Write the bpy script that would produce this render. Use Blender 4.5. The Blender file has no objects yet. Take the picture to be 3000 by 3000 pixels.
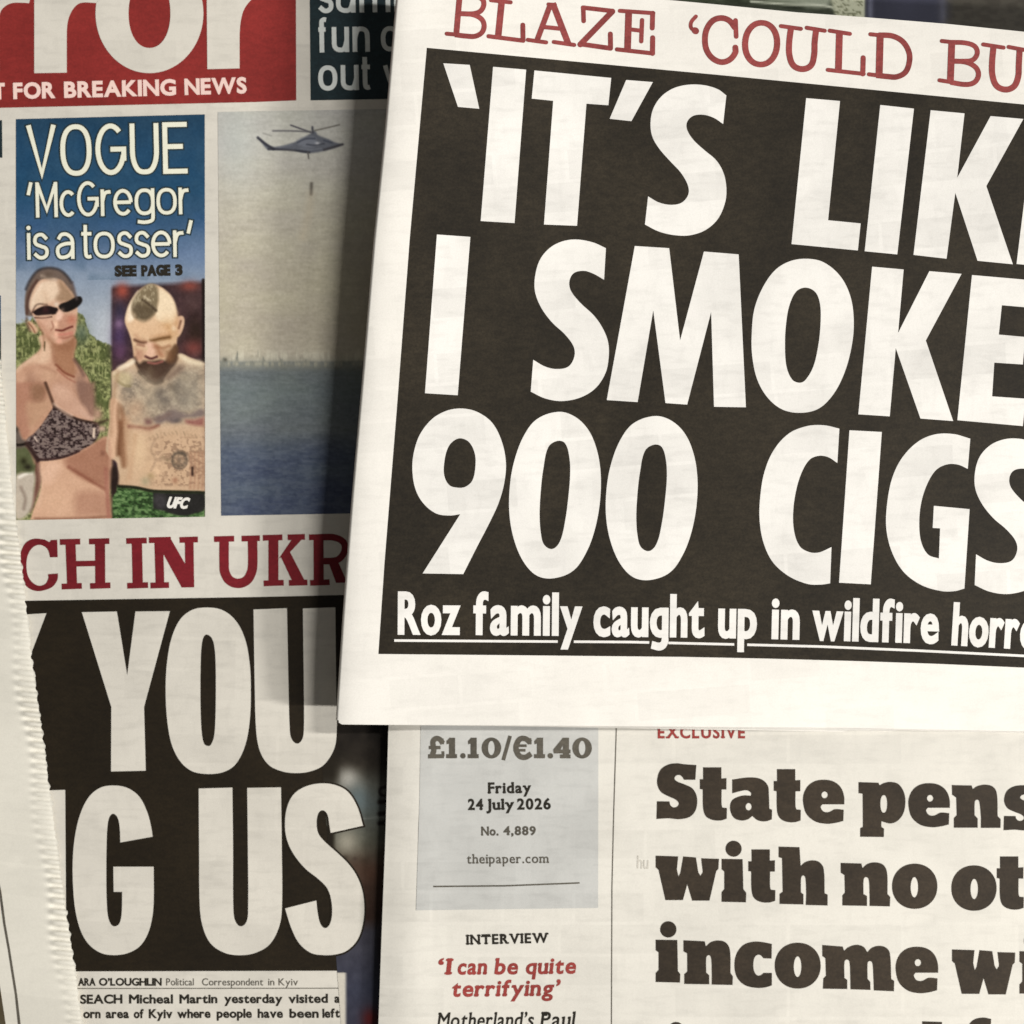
import bpy, math, random
import numpy as np
from mathutils import Vector, Matrix
from mathutils.geometry import delaunay_2d_cdt

scene = bpy.context.scene
COL = scene.collection
rng = np.random.default_rng(7)

# ------------------------------------------------------------------ camera, world, lamps, exposure
CAM_H = 0.56                       # lens height above the table top (metres)
REF_Z = 0.008
K = 1e-4 / (CAM_H - REF_Z)         # one photo pixel (of 3000) is 0.1 mm on the paper
cam_data = bpy.data.cameras.new('camera')
cam_data.sensor_width = 36.0
cam_data.sensor_fit = 'HORIZONTAL'
cam_data.angle = 2 * math.atan(1500 * K)
cam_data.clip_start = 0.01
cam_data.clip_end = 50.0
cam_data.dof.use_dof = True           # a hand-held phone picture: focus a touch in front of the top sheet
cam_data.dof.focus_distance = CAM_H - 0.024
cam_data.dof.aperture_fstop = 8.5
cam = bpy.data.objects.new('camera', cam_data)
cam.location = (0, 0, CAM_H)
COL.objects.link(cam)
scene.camera = cam

world = bpy.data.worlds.new('World')
scene.world = world
world.use_nodes = True
bg = world.node_tree.nodes['Background']
bg.inputs['Color'].default_value = (1.0, 0.97, 0.93, 1)
bg.inputs['Strength'].default_value = 0.11


def strip_lamp(name, x, y, h, length, width, power, colour):
    """A ceiling tube lamp, level, running along x and shining straight down."""
    ld = bpy.data.lights.new(name, 'AREA')
    ld.shape = 'RECTANGLE'
    ld.size = length
    ld.size_y = width
    ld.energy = power
    ld.color = colour
    lo = bpy.data.objects.new(name, ld)
    lo.location = (x, y, h)
    COL.objects.link(lo)
    return lo


strip_lamp('ceiling_tube_lamp', 2.55, -1.00, 1.6, 0.95, 0.10, 62.0, (1.0, 0.985, 0.965))
strip_lamp('ceiling_tube_lamp', 3.60, -1.00, 1.6, 1.10, 0.10, 415.0, (1.0, 0.985, 0.965))
strip_lamp('ceiling_tube_lamp', 2.46, 0.86, 2.6, 1.30, 0.14, 129.0, (1.0, 0.985, 0.965))

scene.view_settings.view_transform = 'Standard'
scene.view_settings.look = 'None'
scene.view_settings.gamma = 1.0
scene.view_settings.exposure = 0.0
scene.view_settings.use_curve_mapping = False


# ------------------------------------------------------------------ colour
def lin(v):
    v = np.asarray(v, float) / 255.0
    return np.where(v <= 0.04045, v / 12.92, ((v + 0.055) / 1.055) ** 2.4)


EXPO = 1.10


def ink(r, g, b, f=1.0):
    a = np.clip(lin((r, g, b)) / EXPO * f, 0, 0.9)
    return (float(a[0]), float(a[1]), float(a[2]), 1.0)


# ------------------------------------------------------------------ materials
def node_mat(name):
    m = bpy.data.materials.new(name)
    m.use_nodes = True
    nt = m.node_tree
    return m, nt, nt.nodes['Principled BSDF']


def add_noise(nt, coord, scale, stretch=(1, 1, 1), rot=0.0, detail=3.0, rough=0.55):
    mp = nt.nodes.new('ShaderNodeMapping')
    mp.inputs['Scale'].default_value = stretch
    mp.inputs['Rotation'].default_value = (0, 0, rot)
    nz = nt.nodes.new('ShaderNodeTexNoise')
    nz.inputs['Scale'].default_value = scale
    nz.inputs['Detail'].default_value = detail
    nz.inputs['Roughness'].default_value = rough
    nt.links.new(coord, mp.inputs['Vector'])
    nt.links.new(mp.outputs['Vector'], nz.inputs['Vector'])
    return nz.outputs['Fac']


def ramp(nt, fac, p0, v0, p1, v1):
    r = nt.nodes.new('ShaderNodeMapRange')
    r.inputs['From Min'].default_value = p0
    r.inputs['From Max'].default_value = p1
    r.inputs['To Min'].default_value = v0
    r.inputs['To Max'].default_value = v1
    r.interpolation_type = 'SMOOTHSTEP'
    nt.links.new(fac, r.inputs['Value'])
    return r.outputs['Result']


def mul(nt, a, b):
    n = nt.nodes.new('ShaderNodeMath')
    n.operation = 'MULTIPLY'
    nt.links.new(a, n.inputs[0])
    nt.links.new(b, n.inputs[1])
    return n.outputs[0]


def tint(nt, colour_socket_or_value, fac):
    n = nt.nodes.new('ShaderNodeVectorMath')
    n.operation = 'SCALE'
    if isinstance(colour_socket_or_value, tuple):
        n.inputs[0].default_value = colour_socket_or_value[:3]
    else:
        nt.links.new(colour_socket_or_value, n.inputs[0])
    nt.links.new(fac, n.inputs['Scale'])
    return n.outputs[0]


def bump(nt, bsdf, height, strength, dist):
    b = nt.nodes.new('ShaderNodeBump')
    b.inputs['Strength'].default_value = strength
    b.inputs['Distance'].default_value = dist
    nt.links.new(height, b.inputs['Height'])
    nt.links.new(b.outputs['Normal'], bsdf.inputs['Normal'])


def paper_mat(name, colour, rot, show=0.10, blotch=0.05, spec=0.25, block=0.05):
    """Newsprint: fibre grain plus the ghost of the page printed on the back."""
    m, nt, bs = node_mat(name)
    co = nt.nodes.new('ShaderNodeTexCoord').outputs['Object']
    lines = add_noise(nt, co, 1.0, (110, 430, 1), rot, 2.0, 0.55)
    cols = add_noise(nt, co, 1.0, (420, 160, 1), rot, 2.0, 0.5)
    big = add_noise(nt, co, 46.0, (1, 1, 1), rot, 2.0, 0.5)
    fib = add_noise(nt, co, 2300.0, (1, 1, 1), rot, 3.0, 0.7)
    f = mul(nt, ramp(nt, lines, 0.30, 1.0 - show * 0.6, 0.52, 1.0), ramp(nt, cols, 0.30, 1.0 - show * 0.3, 0.52, 1.0))
    f = mul(nt, f, ramp(nt, big, 0.30, 1.0 - blotch, 0.65, 1.0 + blotch * 0.4))
    # columns, boxes and pictures of the page behind showing faintly through
    mp = nt.nodes.new('ShaderNodeMapping')
    mp.inputs['Rotation'].default_value = (0, 0, rot)
    br = nt.nodes.new('ShaderNodeTexBrick')
    br.offset, br.offset_frequency, br.squash, br.squash_frequency = 0.37, 3, 1.6, 2
    br.inputs['Color1'].default_value = (0, 0, 0, 1)
    br.inputs['Color2'].default_value = (1, 1, 1, 1)
    br.inputs['Mortar'].default_value = (0, 0, 0, 1)
    br.inputs['Scale'].default_value = 1.0
    br.inputs['Mortar Size'].default_value = 0.0007
    br.inputs['Mortar Smooth'].default_value = 1.0
    br.inputs['Brick Width'].default_value = 0.021
    br.inputs['Row Height'].default_value = 0.0093
    nt.links.new(co, mp.inputs['Vector'])
    nt.links.new(mp.outputs['Vector'], br.inputs['Vector'])
    f = mul(nt, f, ramp(nt, br.outputs['Color'], 0.35, 1.0, 1.0, 1.0 - block))
    f = mul(nt, f, ramp(nt, fib, 0.25, 0.955, 0.75, 1.03))
    nt.links.new(tint(nt, colour, f), bs.inputs['Base Color'])
    bs.inputs['Roughness'].default_value = 0.72
    bs.inputs['Specular IOR Level'].default_value = spec
    bump(nt, bs, fib, 0.10, 0.0001)
    return m


def ink_mat(name, colour, rot=0.0, mottle=0.25, rough=0.50, spec=0.40):
    m, nt, bs = node_mat(name)
    co = nt.nodes.new('ShaderNodeTexCoord').outputs['Object']
    big = add_noise(nt, co, 38.0, (1, 1, 1), rot, 3.0, 0.6)
    mid = add_noise(nt, co, 1.0, (300, 620, 1), rot, 3.0, 0.6)
    fine = add_noise(nt, co, 1500.0, (1, 1, 1), rot, 3.0, 0.7)
    f = mul(nt, ramp(nt, big, 0.30, 1 - mottle * 0.6, 0.70, 1 + mottle), ramp(nt, mid, 0.30, 1 - mottle * 0.5, 0.70, 1 + mottle * 0.5))
    f = mul(nt, f, ramp(nt, fine, 0.28, 1 - mottle * 0.7, 0.72, 1 + mottle * 0.7))
    nt.links.new(tint(nt, colour, f), bs.inputs['Base Color'])
    bs.inputs['Roughness'].default_value = rough
    bs.inputs['Specular IOR Level'].default_value = spec
    bump(nt, bs, fine, 0.08, 0.0001)
    return m


def picture_mat(name):
    """Halftone picture: colour comes from the printed picture's own colour attribute."""
    m, nt, bs = node_mat(name)
    at = nt.nodes.new('ShaderNodeAttribute')
    at.attribute_name = 'print'
    co = nt.nodes.new('ShaderNodeTexCoord').outputs['Object']
    fine = add_noise(nt, co, 1300.0, (1, 1, 1), 0.3, 3.0, 0.7)
    nt.links.new(tint(nt, at.outputs['Color'], ramp(nt, fine, 0.28, 0.94, 0.72, 1.05)), bs.inputs['Base Color'])
    bs.inputs['Roughness'].default_value = 0.6
    bs.inputs['Specular IOR Level'].default_value = 0.22
    bump(nt, bs, fine, 0.06, 0.0001)
    return m


M = {}
M['paper_grey'] = paper_mat('grey_newsprint', ink(219, 213, 200), 0.02, 0.115, 0.06)
M['paper_white'] = paper_mat('white_newsprint', ink(244, 239, 229), -0.075, 0.065, 0.04)
M['paper_lit'] = paper_mat('bare_newsprint_letter', ink(244, 240, 232), -0.075, 0.11, 0.08, block=0.07)
M['paper_cream'] = paper_mat('cream_newsprint', ink(229, 224, 212), 0.0, 0.085, 0.06)
M['paper_edge'] = paper_mat('bleached_newsprint', ink(226, 221, 207), 0.13, 0.04, 0.04)
M['black_brown'] = ink_mat('brown_black_ink', ink(43, 37, 27), -0.07, 0.34, 0.48, 0.28)
M['black_deep'] = ink_mat('deep_black_ink', ink(33, 26, 15), 0.02, 0.25, 0.55, 0.22)
M['black_slab'] = ink_mat('headline_black_ink', ink(54, 45, 34), 0.0, 0.25, 0.55, 0.25)
M['black_small'] = ink_mat('small_black_ink', ink(40, 36, 28), 0.0, 0.2, 0.6, 0.2)
M['grey_small'] = ink_mat('grey_text_ink', ink(88, 83, 73), 0.0, 0.2, 0.6, 0.2)
M['red_masthead'] = ink_mat('masthead_red_ink', ink(136, 42, 38), 0.02, 0.16, 0.55, 0.3)
M['red_dark'] = ink_mat('dark_red_ink', ink(114, 27, 34), 0.02, 0.16, 0.6, 0.2)
M['red_rose'] = ink_mat('faded_red_ink', ink(142, 66, 63), -0.07, 0.22, 0.6, 0.2)
M['red_brick'] = ink_mat('brick_red_ink', ink(150, 62, 56), 0.0, 0.2, 0.6, 0.2)
M['teal'] = ink_mat('dark_teal_ink', ink(26, 42, 46), 0.02, 0.25, 0.55, 0.3)
M['grey_tint'] = paper_mat('grey_tint_panel', ink(201, 200, 194), 0.0, 0.11, 0.08)
M['pink_white'] = paper_mat('pinkish_newsprint_letter', ink(246, 214, 202), 0.02, 0.05, 0.03)
M['cool_white'] = paper_mat('cool_newsprint_letter', ink(226, 230, 224), 0.02, 0.04, 0.03)
M['pale_cream'] = paper_mat('pale_cream_letter', ink(240, 238, 216), 0.02, 0.04, 0.03)
M['ghost'] = paper_mat('ghost_of_back_page', ink(208, 202, 189), 0.0, 0.07, 0.05)
M['picture'] = picture_mat('printed_picture')
M['shade_line'] = ink_mat('type_outline_ink', ink(38, 54, 60), 0.0, 0.2, 0.6, 0.2)
M['wood'] = ink_mat('dark_wood', (0.10, 0.06, 0.035, 1), 0.0, 0.4, 0.45, 0.4)


# ------------------------------------------------------------------ photo pixel <-> page helpers
def frame(ox, oy, s):
    """Coordinates read in an enlargement of the page -> page pixels."""
    return lambda p: np.stack([ox + p[:, 0] * s, oy + p[:, 1] * s], 1)


ID = lambda p: p


def pts(text):
    """'x,y x,y! ...'  -> points, corner flags ('!' marks a sharp corner)."""
    P, C = [], []
    for t in text.split():
        c = t.endswith('!')
        a = t.rstrip('!').split(',')
        P.append((float(a[0]), float(a[1])))
        C.append(c)
    return np.array(P), C


def smooth_path(P, C, closed=True, n=7):
    N = len(P)
    T = []
    for i in range(N):
        if not closed and i == 0:
            T.append(None)
            continue
        if not closed and i == N - 1:
            T.append(None)
            continue
        if C[i]:
            T.append(None)
        else:
            d = P[(i + 1) % N] - P[i - 1]
            T.append(d / (np.linalg.norm(d) + 1e-9))
    out = []
    for i in range(N if closed else N - 1):
        a, b = P[i], P[(i + 1) % N]
        ta, tb = T[i], T[(i + 1) % N]
        if ta is None and tb is None:
            out.append(a)
            continue
        L = np.linalg.norm(b - a)
        ua = ta if ta is not None else None
        ub = tb if tb is not None else None
        ch = (b - a) / (L + 1e-9)
        if ua is None:
            ua = 2 * ch * (ch @ ub) - ub if False else ch
        if ub is None:
            ub = ch
        for k in range(n):
            t = k / n
            h00 = 2 * t ** 3 - 3 * t ** 2 + 1
            h10 = t ** 3 - 2 * t ** 2 + t
            h01 = -2 * t ** 3 + 3 * t ** 2
            h11 = t ** 3 - t ** 2
            out.append(h00 * a + h10 * L * ua + h01 * b + h11 * L * ub)
    if not closed:
        out.append(P[-1])
    return np.array(out)


def poly(text, f=ID):
    P, C = pts(text)
    return f(smooth_path(P, C))


def straight(text, f=ID):
    P, C = pts(text)
    return f(P)


def ell(cx, cy, rx, ry, f=ID, n=44, p=2.0, tilt=0.0):
    a = np.linspace(0, 2 * math.pi, n, endpoint=False)
    c, s = np.cos(a), np.sin(a)
    x = rx * np.sign(c) * np.abs(c) ** (2 / p)
    y = ry * np.sign(s) * np.abs(s) ** (2 / p)
    ct, st = math.cos(tilt), math.sin(tilt)
    return f(np.stack([cx + x * ct - y * st, cy + x * st + y * ct], 1))


def stroke(P, w, closed=False, cap0=0.0, cap1=0.0, round_ends=False):
    """Ribbon polygons of width w round the polyline P (page pixels)."""
    P = np.asarray(P, float)
    w = np.broadcast_to(np.asarray(w, float), (len(P),))
    if closed:
        d = np.roll(P, -1, 0) - np.roll(P, 1, 0)
        d /= np.linalg.norm(d, axis=1)[:, None] + 1e-9
        nrm = np.stack([-d[:, 1], d[:, 0]], 1)
        a = P + nrm * w[:, None] / 2
        b = P - nrm * w[:, None] / 2
        out = []
        for i in range(len(P)):
            j = (i + 1) % len(P)
            out.append(np.array([a[i], a[j], b[j], b[i]]))
        return out
    P = P.copy()
    d0 = P[1] - P[0]
    d1 = P[-1] - P[-2]
    P[0] -= d0 / (np.linalg.norm(d0) + 1e-9) * cap0
    P[-1] += d1 / (np.linalg.norm(d1) + 1e-9) * cap1
    seg = P[1:] - P[:-1]
    seg /= np.linalg.norm(seg, axis=1)[:, None] + 1e-9
    A, B = [], []
    for i in range(len(P)):
        if i == 0:
            n = np.array([-seg[0, 1], seg[0, 0]])
            sc = 1
        elif i == len(P) - 1:
            n = np.array([-seg[-1, 1], seg[-1, 0]])
            sc = 1
        else:
            n0 = np.array([-seg[i - 1, 1], seg[i - 1, 0]])
            n1 = np.array([-seg[i, 1], seg[i, 0]])
            n = n0 + n1
            n /= np.linalg.norm(n) + 1e-9
            sc = min(1 / max(n @ n0, 0.3), 2.2)
        A.append(P[i] + n * sc * w[i] / 2)
        B.append(P[i] - n * sc * w[i] / 2)
    out = [np.array(A + B[::-1])]
    if round_ends:
        out.append(ell(P[0][0], P[0][1], w[0] / 2, w[0] / 2, n=12))
        out.append(ell(P[-1][0], P[-1][1], w[-1] / 2, w[-1] / 2, n=12))
    return out


def resample(P, step, closed=True):
    out = []
    N = len(P)
    for i in range(N if closed else N - 1):
        a, b = P[i], P[(i + 1) % N]
        L = np.linalg.norm(b - a)
        if L < 1e-6:
            continue
        k = max(1, int(math.ceil(L / step)))
        for j in range(k):
            out.append(a + (b - a) * j / k)
    return np.array(out)


def winding(Q, P):
    """Winding number of polygon P round each point of Q."""
    x, y = Q[:, 0][:, None], Q[:, 1][:, None]
    a, b = P, np.roll(P, -1, 0)
    ax, ay, bx, by = a[:, 0], a[:, 1], b[:, 0], b[:, 1]
    side = (bx - ax) * (y - ay) - (x - ax) * (by - ay)
    up = (ay <= y) & (by > y) & (side > 0)
    dn = (ay > y) & (by <= y) & (side < 0)
    return up.sum(1) - dn.sum(1)


def inside(Q, shapes):
    r = np.zeros(len(Q), bool)
    for op, P in shapes:
        w = winding(Q, P) != 0
        if op == '+':
            r |= w
        else:
            r &= ~w
    return r


def inside_outline(Q, loops):
    """Non-zero rule over a set of loops (type outlines: holes run the other way)."""
    t = np.zeros(len(Q), int)
    for P in loops:
        t += winding(Q, P)
    return t != 0


def fill(shapes, step=40.0, nonzero=False, extra=None):
    """Triangulate a set of '+' and '-' outlines; returns points and triangles in page pixels."""
    V, E = [], []
    loops = []
    for op, P in shapes:
        R = resample(P, step)
        if len(R) < 3:
            continue
        b = len(V)
        V.extend(R.tolist())
        E.extend([(b + i, b + (i + 1) % len(R)) for i in range(len(R))])
        loops.append((op, R))
    A = np.concatenate([l[1] for l in loops])
    lo, hi = A.min(0), A.max(0)
    test = (lambda Q: inside_outline(Q, [l[1] for l in loops])) if nonzero else (lambda Q: inside(Q, loops))
    if (hi - lo).max() > step * 1.5:
        gx = np.arange(lo[0] + step / 2, hi[0], step)
        gy = np.arange(lo[1] + step / 2, hi[1], step)
        G = np.stack(np.meshgrid(gx, gy), -1).reshape(-1, 2) + 0.137
        if len(G):
            V.extend(G[test(G)].tolist())
    if extra is not None and len(extra):
        V.extend(extra[test(extra)].tolist())
    r = delaunay_2d_cdt([Vector(v) for v in V], E, [], 0, 1e-3)
    W = np.array([(v.x, v.y) for v in r[0]])
    T = np.array([f for f in r[2] if len(f) == 3], int)
    cen = W[T].mean(1)
    T = T[test(cen)]
    used = np.unique(T)
    mp = -np.ones(len(W), int)
    mp[used] = np.arange(len(used))
    return W[used], mp[T]


def join(parts):
    V, T, b = [], [], 0
    for v, t in parts:
        V.append(v)
        T.append(t + b)
        b += len(v)
    return np.concatenate(V), np.concatenate(T)


# ------------------------------------------------------------------ objects
def mesh_object(name, V, F, material, parent, origin=None, smooth=True, normals=None):
    me = bpy.data.meshes.new(name)
    o = np.array(origin if origin is not None else (0, 0, 0), float)
    me.from_pydata((np.asarray(V) - o).tolist(), [], [tuple(map(int, f)) for f in F])
    me.materials.append(material)
    if smooth:
        me.polygons.foreach_set('use_smooth', np.ones(len(me.polygons), bool))
    me.update()
    if normals is not None:
        me.normals_split_custom_set_from_vertices(normals.tolist())
    ob = bpy.data.objects.new(name, me)
    COL.objects.link(ob)
    if parent is not None:
        ob.parent = parent
    return ob


def place(P, H, eps):
    z = (H(P[:, 0], P[:, 1]) + eps) * 1e-3
    s = K * (CAM_H - z)
    return np.stack([(P[:, 0] - 1500) * s, -(P[:, 1] - 1500) * s, z], 1)


def page_normals(P, H):
    """Normals of the curved page at page pixels P."""
    e = 1.5
    a = place(P + np.array([e, 0]), H, 0) - place(P - np.array([e, 0]), H, 0)
    b = place(P - np.array([0, e]), H, 0) - place(P + np.array([0, e]), H, 0)
    n = np.cross(a, b)
    return n / np.linalg.norm(n, axis=1)[:, None]


class Newspaper:
    """One newspaper: an Empty at its base, a curved front page, and everything printed on it."""

    def __init__(self, label, H, base_px):
        e = bpy.data.objects.new('newspaper', None)
        p = place(np.array([base_px], float), lambda x, y: 0 * x, 0)[0]
        e.location = p
        e.empty_display_size = 0.02
        COL.objects.link(e)
        e['label'] = label
        e['category'] = 'newspaper'
        e['group'] = 'newspapers spread over the table'
        self.e, self.H, self.o = e, H, p

    def ink(self, name, tri, mat, level=1, parent=None):
        P, T = tri
        V = place(P, self.H, 0.05 * level)
        a, b, c = V[T[:, 0]], V[T[:, 1]], V[T[:, 2]]
        up = np.cross(b - a, c - a)[:, 2]
        T = np.where((up < 0)[:, None], T[:, ::-1], T)
        return mesh_object(name, V, T, M[mat], parent or self.e, self.o, normals=page_normals(P, self.H))

    def sheet(self, name, outline, mat, drop=0.0, thick=0.12, step=26.0, extra=None, H=None, rough_edge=0.0):
        """A slab of paper following the page: top, underside and cut edge."""
        H = H or self.H
        P, T = fill([('+', outline)], step, extra=extra)
        top = place(P, H, -drop)
        bot = place(P, H, -drop - thick)
        a, b, c = top[T[:, 0]], top[T[:, 1]], top[T[:, 2]]
        up = np.cross(b - a, c - a)[:, 2]
        T = np.where((up < 0)[:, None], T[:, ::-1], T)
        cnt = {}
        for t in T:
            for i in range(3):
                e = (int(t[i]), int(t[(i + 1) % 3]))
                cnt[e] = 1
        edge = [e for e in cnt if (e[1], e[0]) not in cnt]
        n = len(P)
        F = [tuple(t) for t in T] + [tuple(t[::-1] + n) for t in T]
        F += [(e[1], e[0], e[0] + n, e[1] + n) for e in edge]
        ob = mesh_object(name, np.concatenate([top, bot]), F, M[mat], self.e, self.o)
        me = ob.data
        sm = np.ones(len(me.polygons), bool)
        sm[2 * len(T):] = False
        me.polygons.foreach_set('use_smooth', sm)
        N = page_normals(P, H)
        L = [N[i] for t in T for i in t] + [-N[i] for t in T for i in t[::-1]]
        for q in me.polygons[2 * len(T):]:
            L += [np.array(q.normal)] * 4
        me.normals_split_custom_set([tuple(map(float, v)) for v in L])
        return ob


# ------------------------------------------------------------------ heights of the pages (millimetres above the table)
def wave(x, y, a, lx, ly, ph):
    return a * np.sin(x / lx + ph) * np.cos(y / ly + ph * 1.7)


def H_tabloid(x, y):
    return 3.2 + wave(x, y, 0.25, 310, 420, 0.4) + wave(x, y, 0.12, 130, 210, 1.3)


FOLD = np.array([(1178, -220), (1159, 0), (1127, 375), (1094, 700), (1063, 1075), (1030, 1450), (1003, 1800), (983, 2108)], float)


def fold_x(y):
    return np.interp(y, FOLD[:, 1], FOLD[:, 0])


def H_folded(x, y):
    d = x - fold_x(y)
    t = np.clip((y + 100) / 2250.0, 0, 1)
    left = 20.4 - 4.4 * t - 2.0 * np.clip((t - 0.82) / 0.18, 0, 1) ** 2
    drop = (4.6 - 1.7 * t) * (1 - np.exp(-np.clip(d, -30, None) / 460.0))
    u = np.clip((x - 1650) / 1500.0, 0, 1.4)
    rise = 12.5 * (1 - t) * u ** 1.5
    roll = 0.9 * np.exp(-np.clip(d, 0, None) / 38.0)
    lip = 3.2 * np.clip((y - 1650) / 480.0, 0, 1.2) ** 2 * np.clip((x - 1500) / 1300.0, 0, 1)
    return left - drop + rise - roll - lip + wave(x, y, 0.22, 360, 300, 0.9)


LEFT3 = np.array([(1172, 1200), (1138, 2130), (1130, 2430), (1119, 2712), (1108, 3020), (1098, 3320)], float)


def H_paper(x, y):
    e = np.interp(y, LEFT3[:, 1], LEFT3[:, 0])
    d = x - e
    return 6.4 - 0.5 * np.exp(-np.clip(d, 0, None) / 30.0) + 0.35 * np.exp(-((d - 95) / 60.0) ** 2) + wave(x, y, 0.22, 330, 380, 2.0) \
        + 0.10 * np.exp(-((x - 1200) / 50.0) ** 2 - ((y - 2425) / 9.0) ** 2)


CRIMP = np.array([(-52, 500), (-20, 860), (5, 1100), (22, 1286), (40, 1473), (59, 1612), (78, 1780), (99, 1966), (128, 2168), (138, 2250),
                  (171, 2502), (194, 2669), (217, 2813), (243, 3010), (285, 3300)], float)


def H_crimped(x, y):
    e = np.interp(y, CRIMP[:, 1], CRIMP[:, 0])
    d = e - x
    k = 1 / (1 + np.exp((d - 46 - 9 * np.sin(y / 61.0)) / 5.5))
    ph = 2 * math.pi * (y + 0.10 * d + 5 * np.sin(y / 95.0) + 3 * np.sin(y / 37.0)) / 29.0
    am = 0.52 * (0.75 + 0.35 * np.sin(y / 83.0 + 1))
    crease = 0.22 * np.exp(-((y - 2546 + 0.30 * x) / 6.0) ** 2 - ((x - 35) / 26.0) ** 2)
    return 5.0 + wave(x, y, 0.18, 200, 260, 0.2) + k * am * np.sign(np.sin(ph)) * np.abs(np.sin(ph)) ** 0.7 - crease - 0.5 * np.exp(-np.clip(d, 0, None) / 20.0)


def H_under(x, y):
    return 5.0 + wave(x, y, 0.2, 300, 300, 1.0)


# ------------------------------------------------------------------ type: a small stroke alphabet for the sans lettering
def arc(a0, a1, n=18):
    a = np.radians(np.linspace(a0, a1, n))
    return np.stack([0.5 + 0.5 * np.cos(a), 0.5 + 0.5 * np.sin(a)], 1)


SK = {
    'o': (1.0, ['O']), 'c': (0.82, ['A 48 312']), 'e': (0.95, ['A 0 318', 'B 0,.5 1,.5']),
    'a': (0.86, ['C .06,.78 .26,.97 .58,1 .93,.82 1,.55', 'L 1,.6 1,0', 'C 1,.6 .5,.58 .08,.45 0,.25 .12,.04 .4,0 .78,.1 1,.34']),
    'g': (0.98, ['O', 'L 1,1 1,-.35', 'C 1,-.3 .92,-.8 .5,-1 .06,-.9']),
    's': (0.78, ['C .94,.8 .56,1 .14,.9 .1,.64 .5,.5 .9,.37 .88,.1 .45,0 .03,.18']),
    'r': (0.52, ['L 0,1 0,0', 'C 0,.55 .3,.9 .95,.97']),
    'n': (0.92, ['L 0,1 0,0', 'C 0,.55 .22,.94 .6,1 .94,.85 1,.5', 'L 1,.55 1,0']),
    'h': (0.92, ['L 0,2 0,0', 'C 0,.55 .22,.94 .6,1 .94,.85 1,.5', 'L 1,.55 1,0']),
    'm': (1.62, ['L 0,1 0,0', 'C 0,.55 .12,.94 .3,1 .47,.85 .5,.5', 'L .5,.55 .5,0', 'C .5,.55 .62,.94 .8,1 .97,.85 1,.5', 'L 1,.55 1,0']),
    'u': (0.92, ['L 0,1 0,.45', 'C 0,.5 .05,.15 .4,0 .78,.06 1,.45', 'L 1,1 1,0']),
    'i': (0.0, ['L 0,1 0,0', 'D 0,1.72']), 'l': (0.0, ['L 0,2 0,0']),
    't': (0.50, ['L .36,1.75 .36,.35', 'C .36,.4 .42,.08 .68,0 1,.03', 'B -.1,1 1.05,1']),
    'f': (0.50, ['C 1.05,1.97 .72,2 .42,1.85 .38,1.4', 'L .38,1.5 .38,0', 'B -.1,1 .95,1']),
    'y': (0.95, ['B 0,1.12 .54,-.1', 'B 1,1.12 .28,-1.2']),
    'p': (0.96, ['O', 'L 0,1 0,-1']), 'd': (0.96, ['O', 'L 1,2 1,0']),
    'w': (1.45, ['B 0,1.12 .27,0 .5,.95 .73,0 1,1.12']), 'z': (0.8, ['L 0,1 1,1', 'B 1,1 0,0', 'L 0,0 1,0']),
    'V': (1.05, ['B 0,1.05 .5,0 1,1.05'], 1), 'O': (1.1, ['O'], 1), 'G': (1.08, ['A 48 345', 'L .58,.5 1,.5 1,.3'], 1),
    'U': (1.0, ['C 0,1.04 0,.7 .02,.3 .2,.06 .5,0 .8,.06 .98,.3 1,.7 1,1.04'], 1), 'E': (0.82, ['L 1,1 0,1 0,0 1,0', 'L 0,.53 .78,.53'], 1),
    'M': (1.1, ['L 0,0 0,1', 'B 0,1.03 .5,.18 1,1.03', 'L 1,1 1,0'], 1),
    'R': (0.92, ['L 0,0 0,1', 'C 0,1 .5,1 .9,.93 .95,.74 .82,.55 .4,.48 0,.48', 'B .45,.5 1.02,-.04'], 1),
    '‘': (0.26, ['B 0,.66 .7,1.06'], 1), '’': (0.26, ['B .3,.66 1,1.06'], 1),
}


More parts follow.
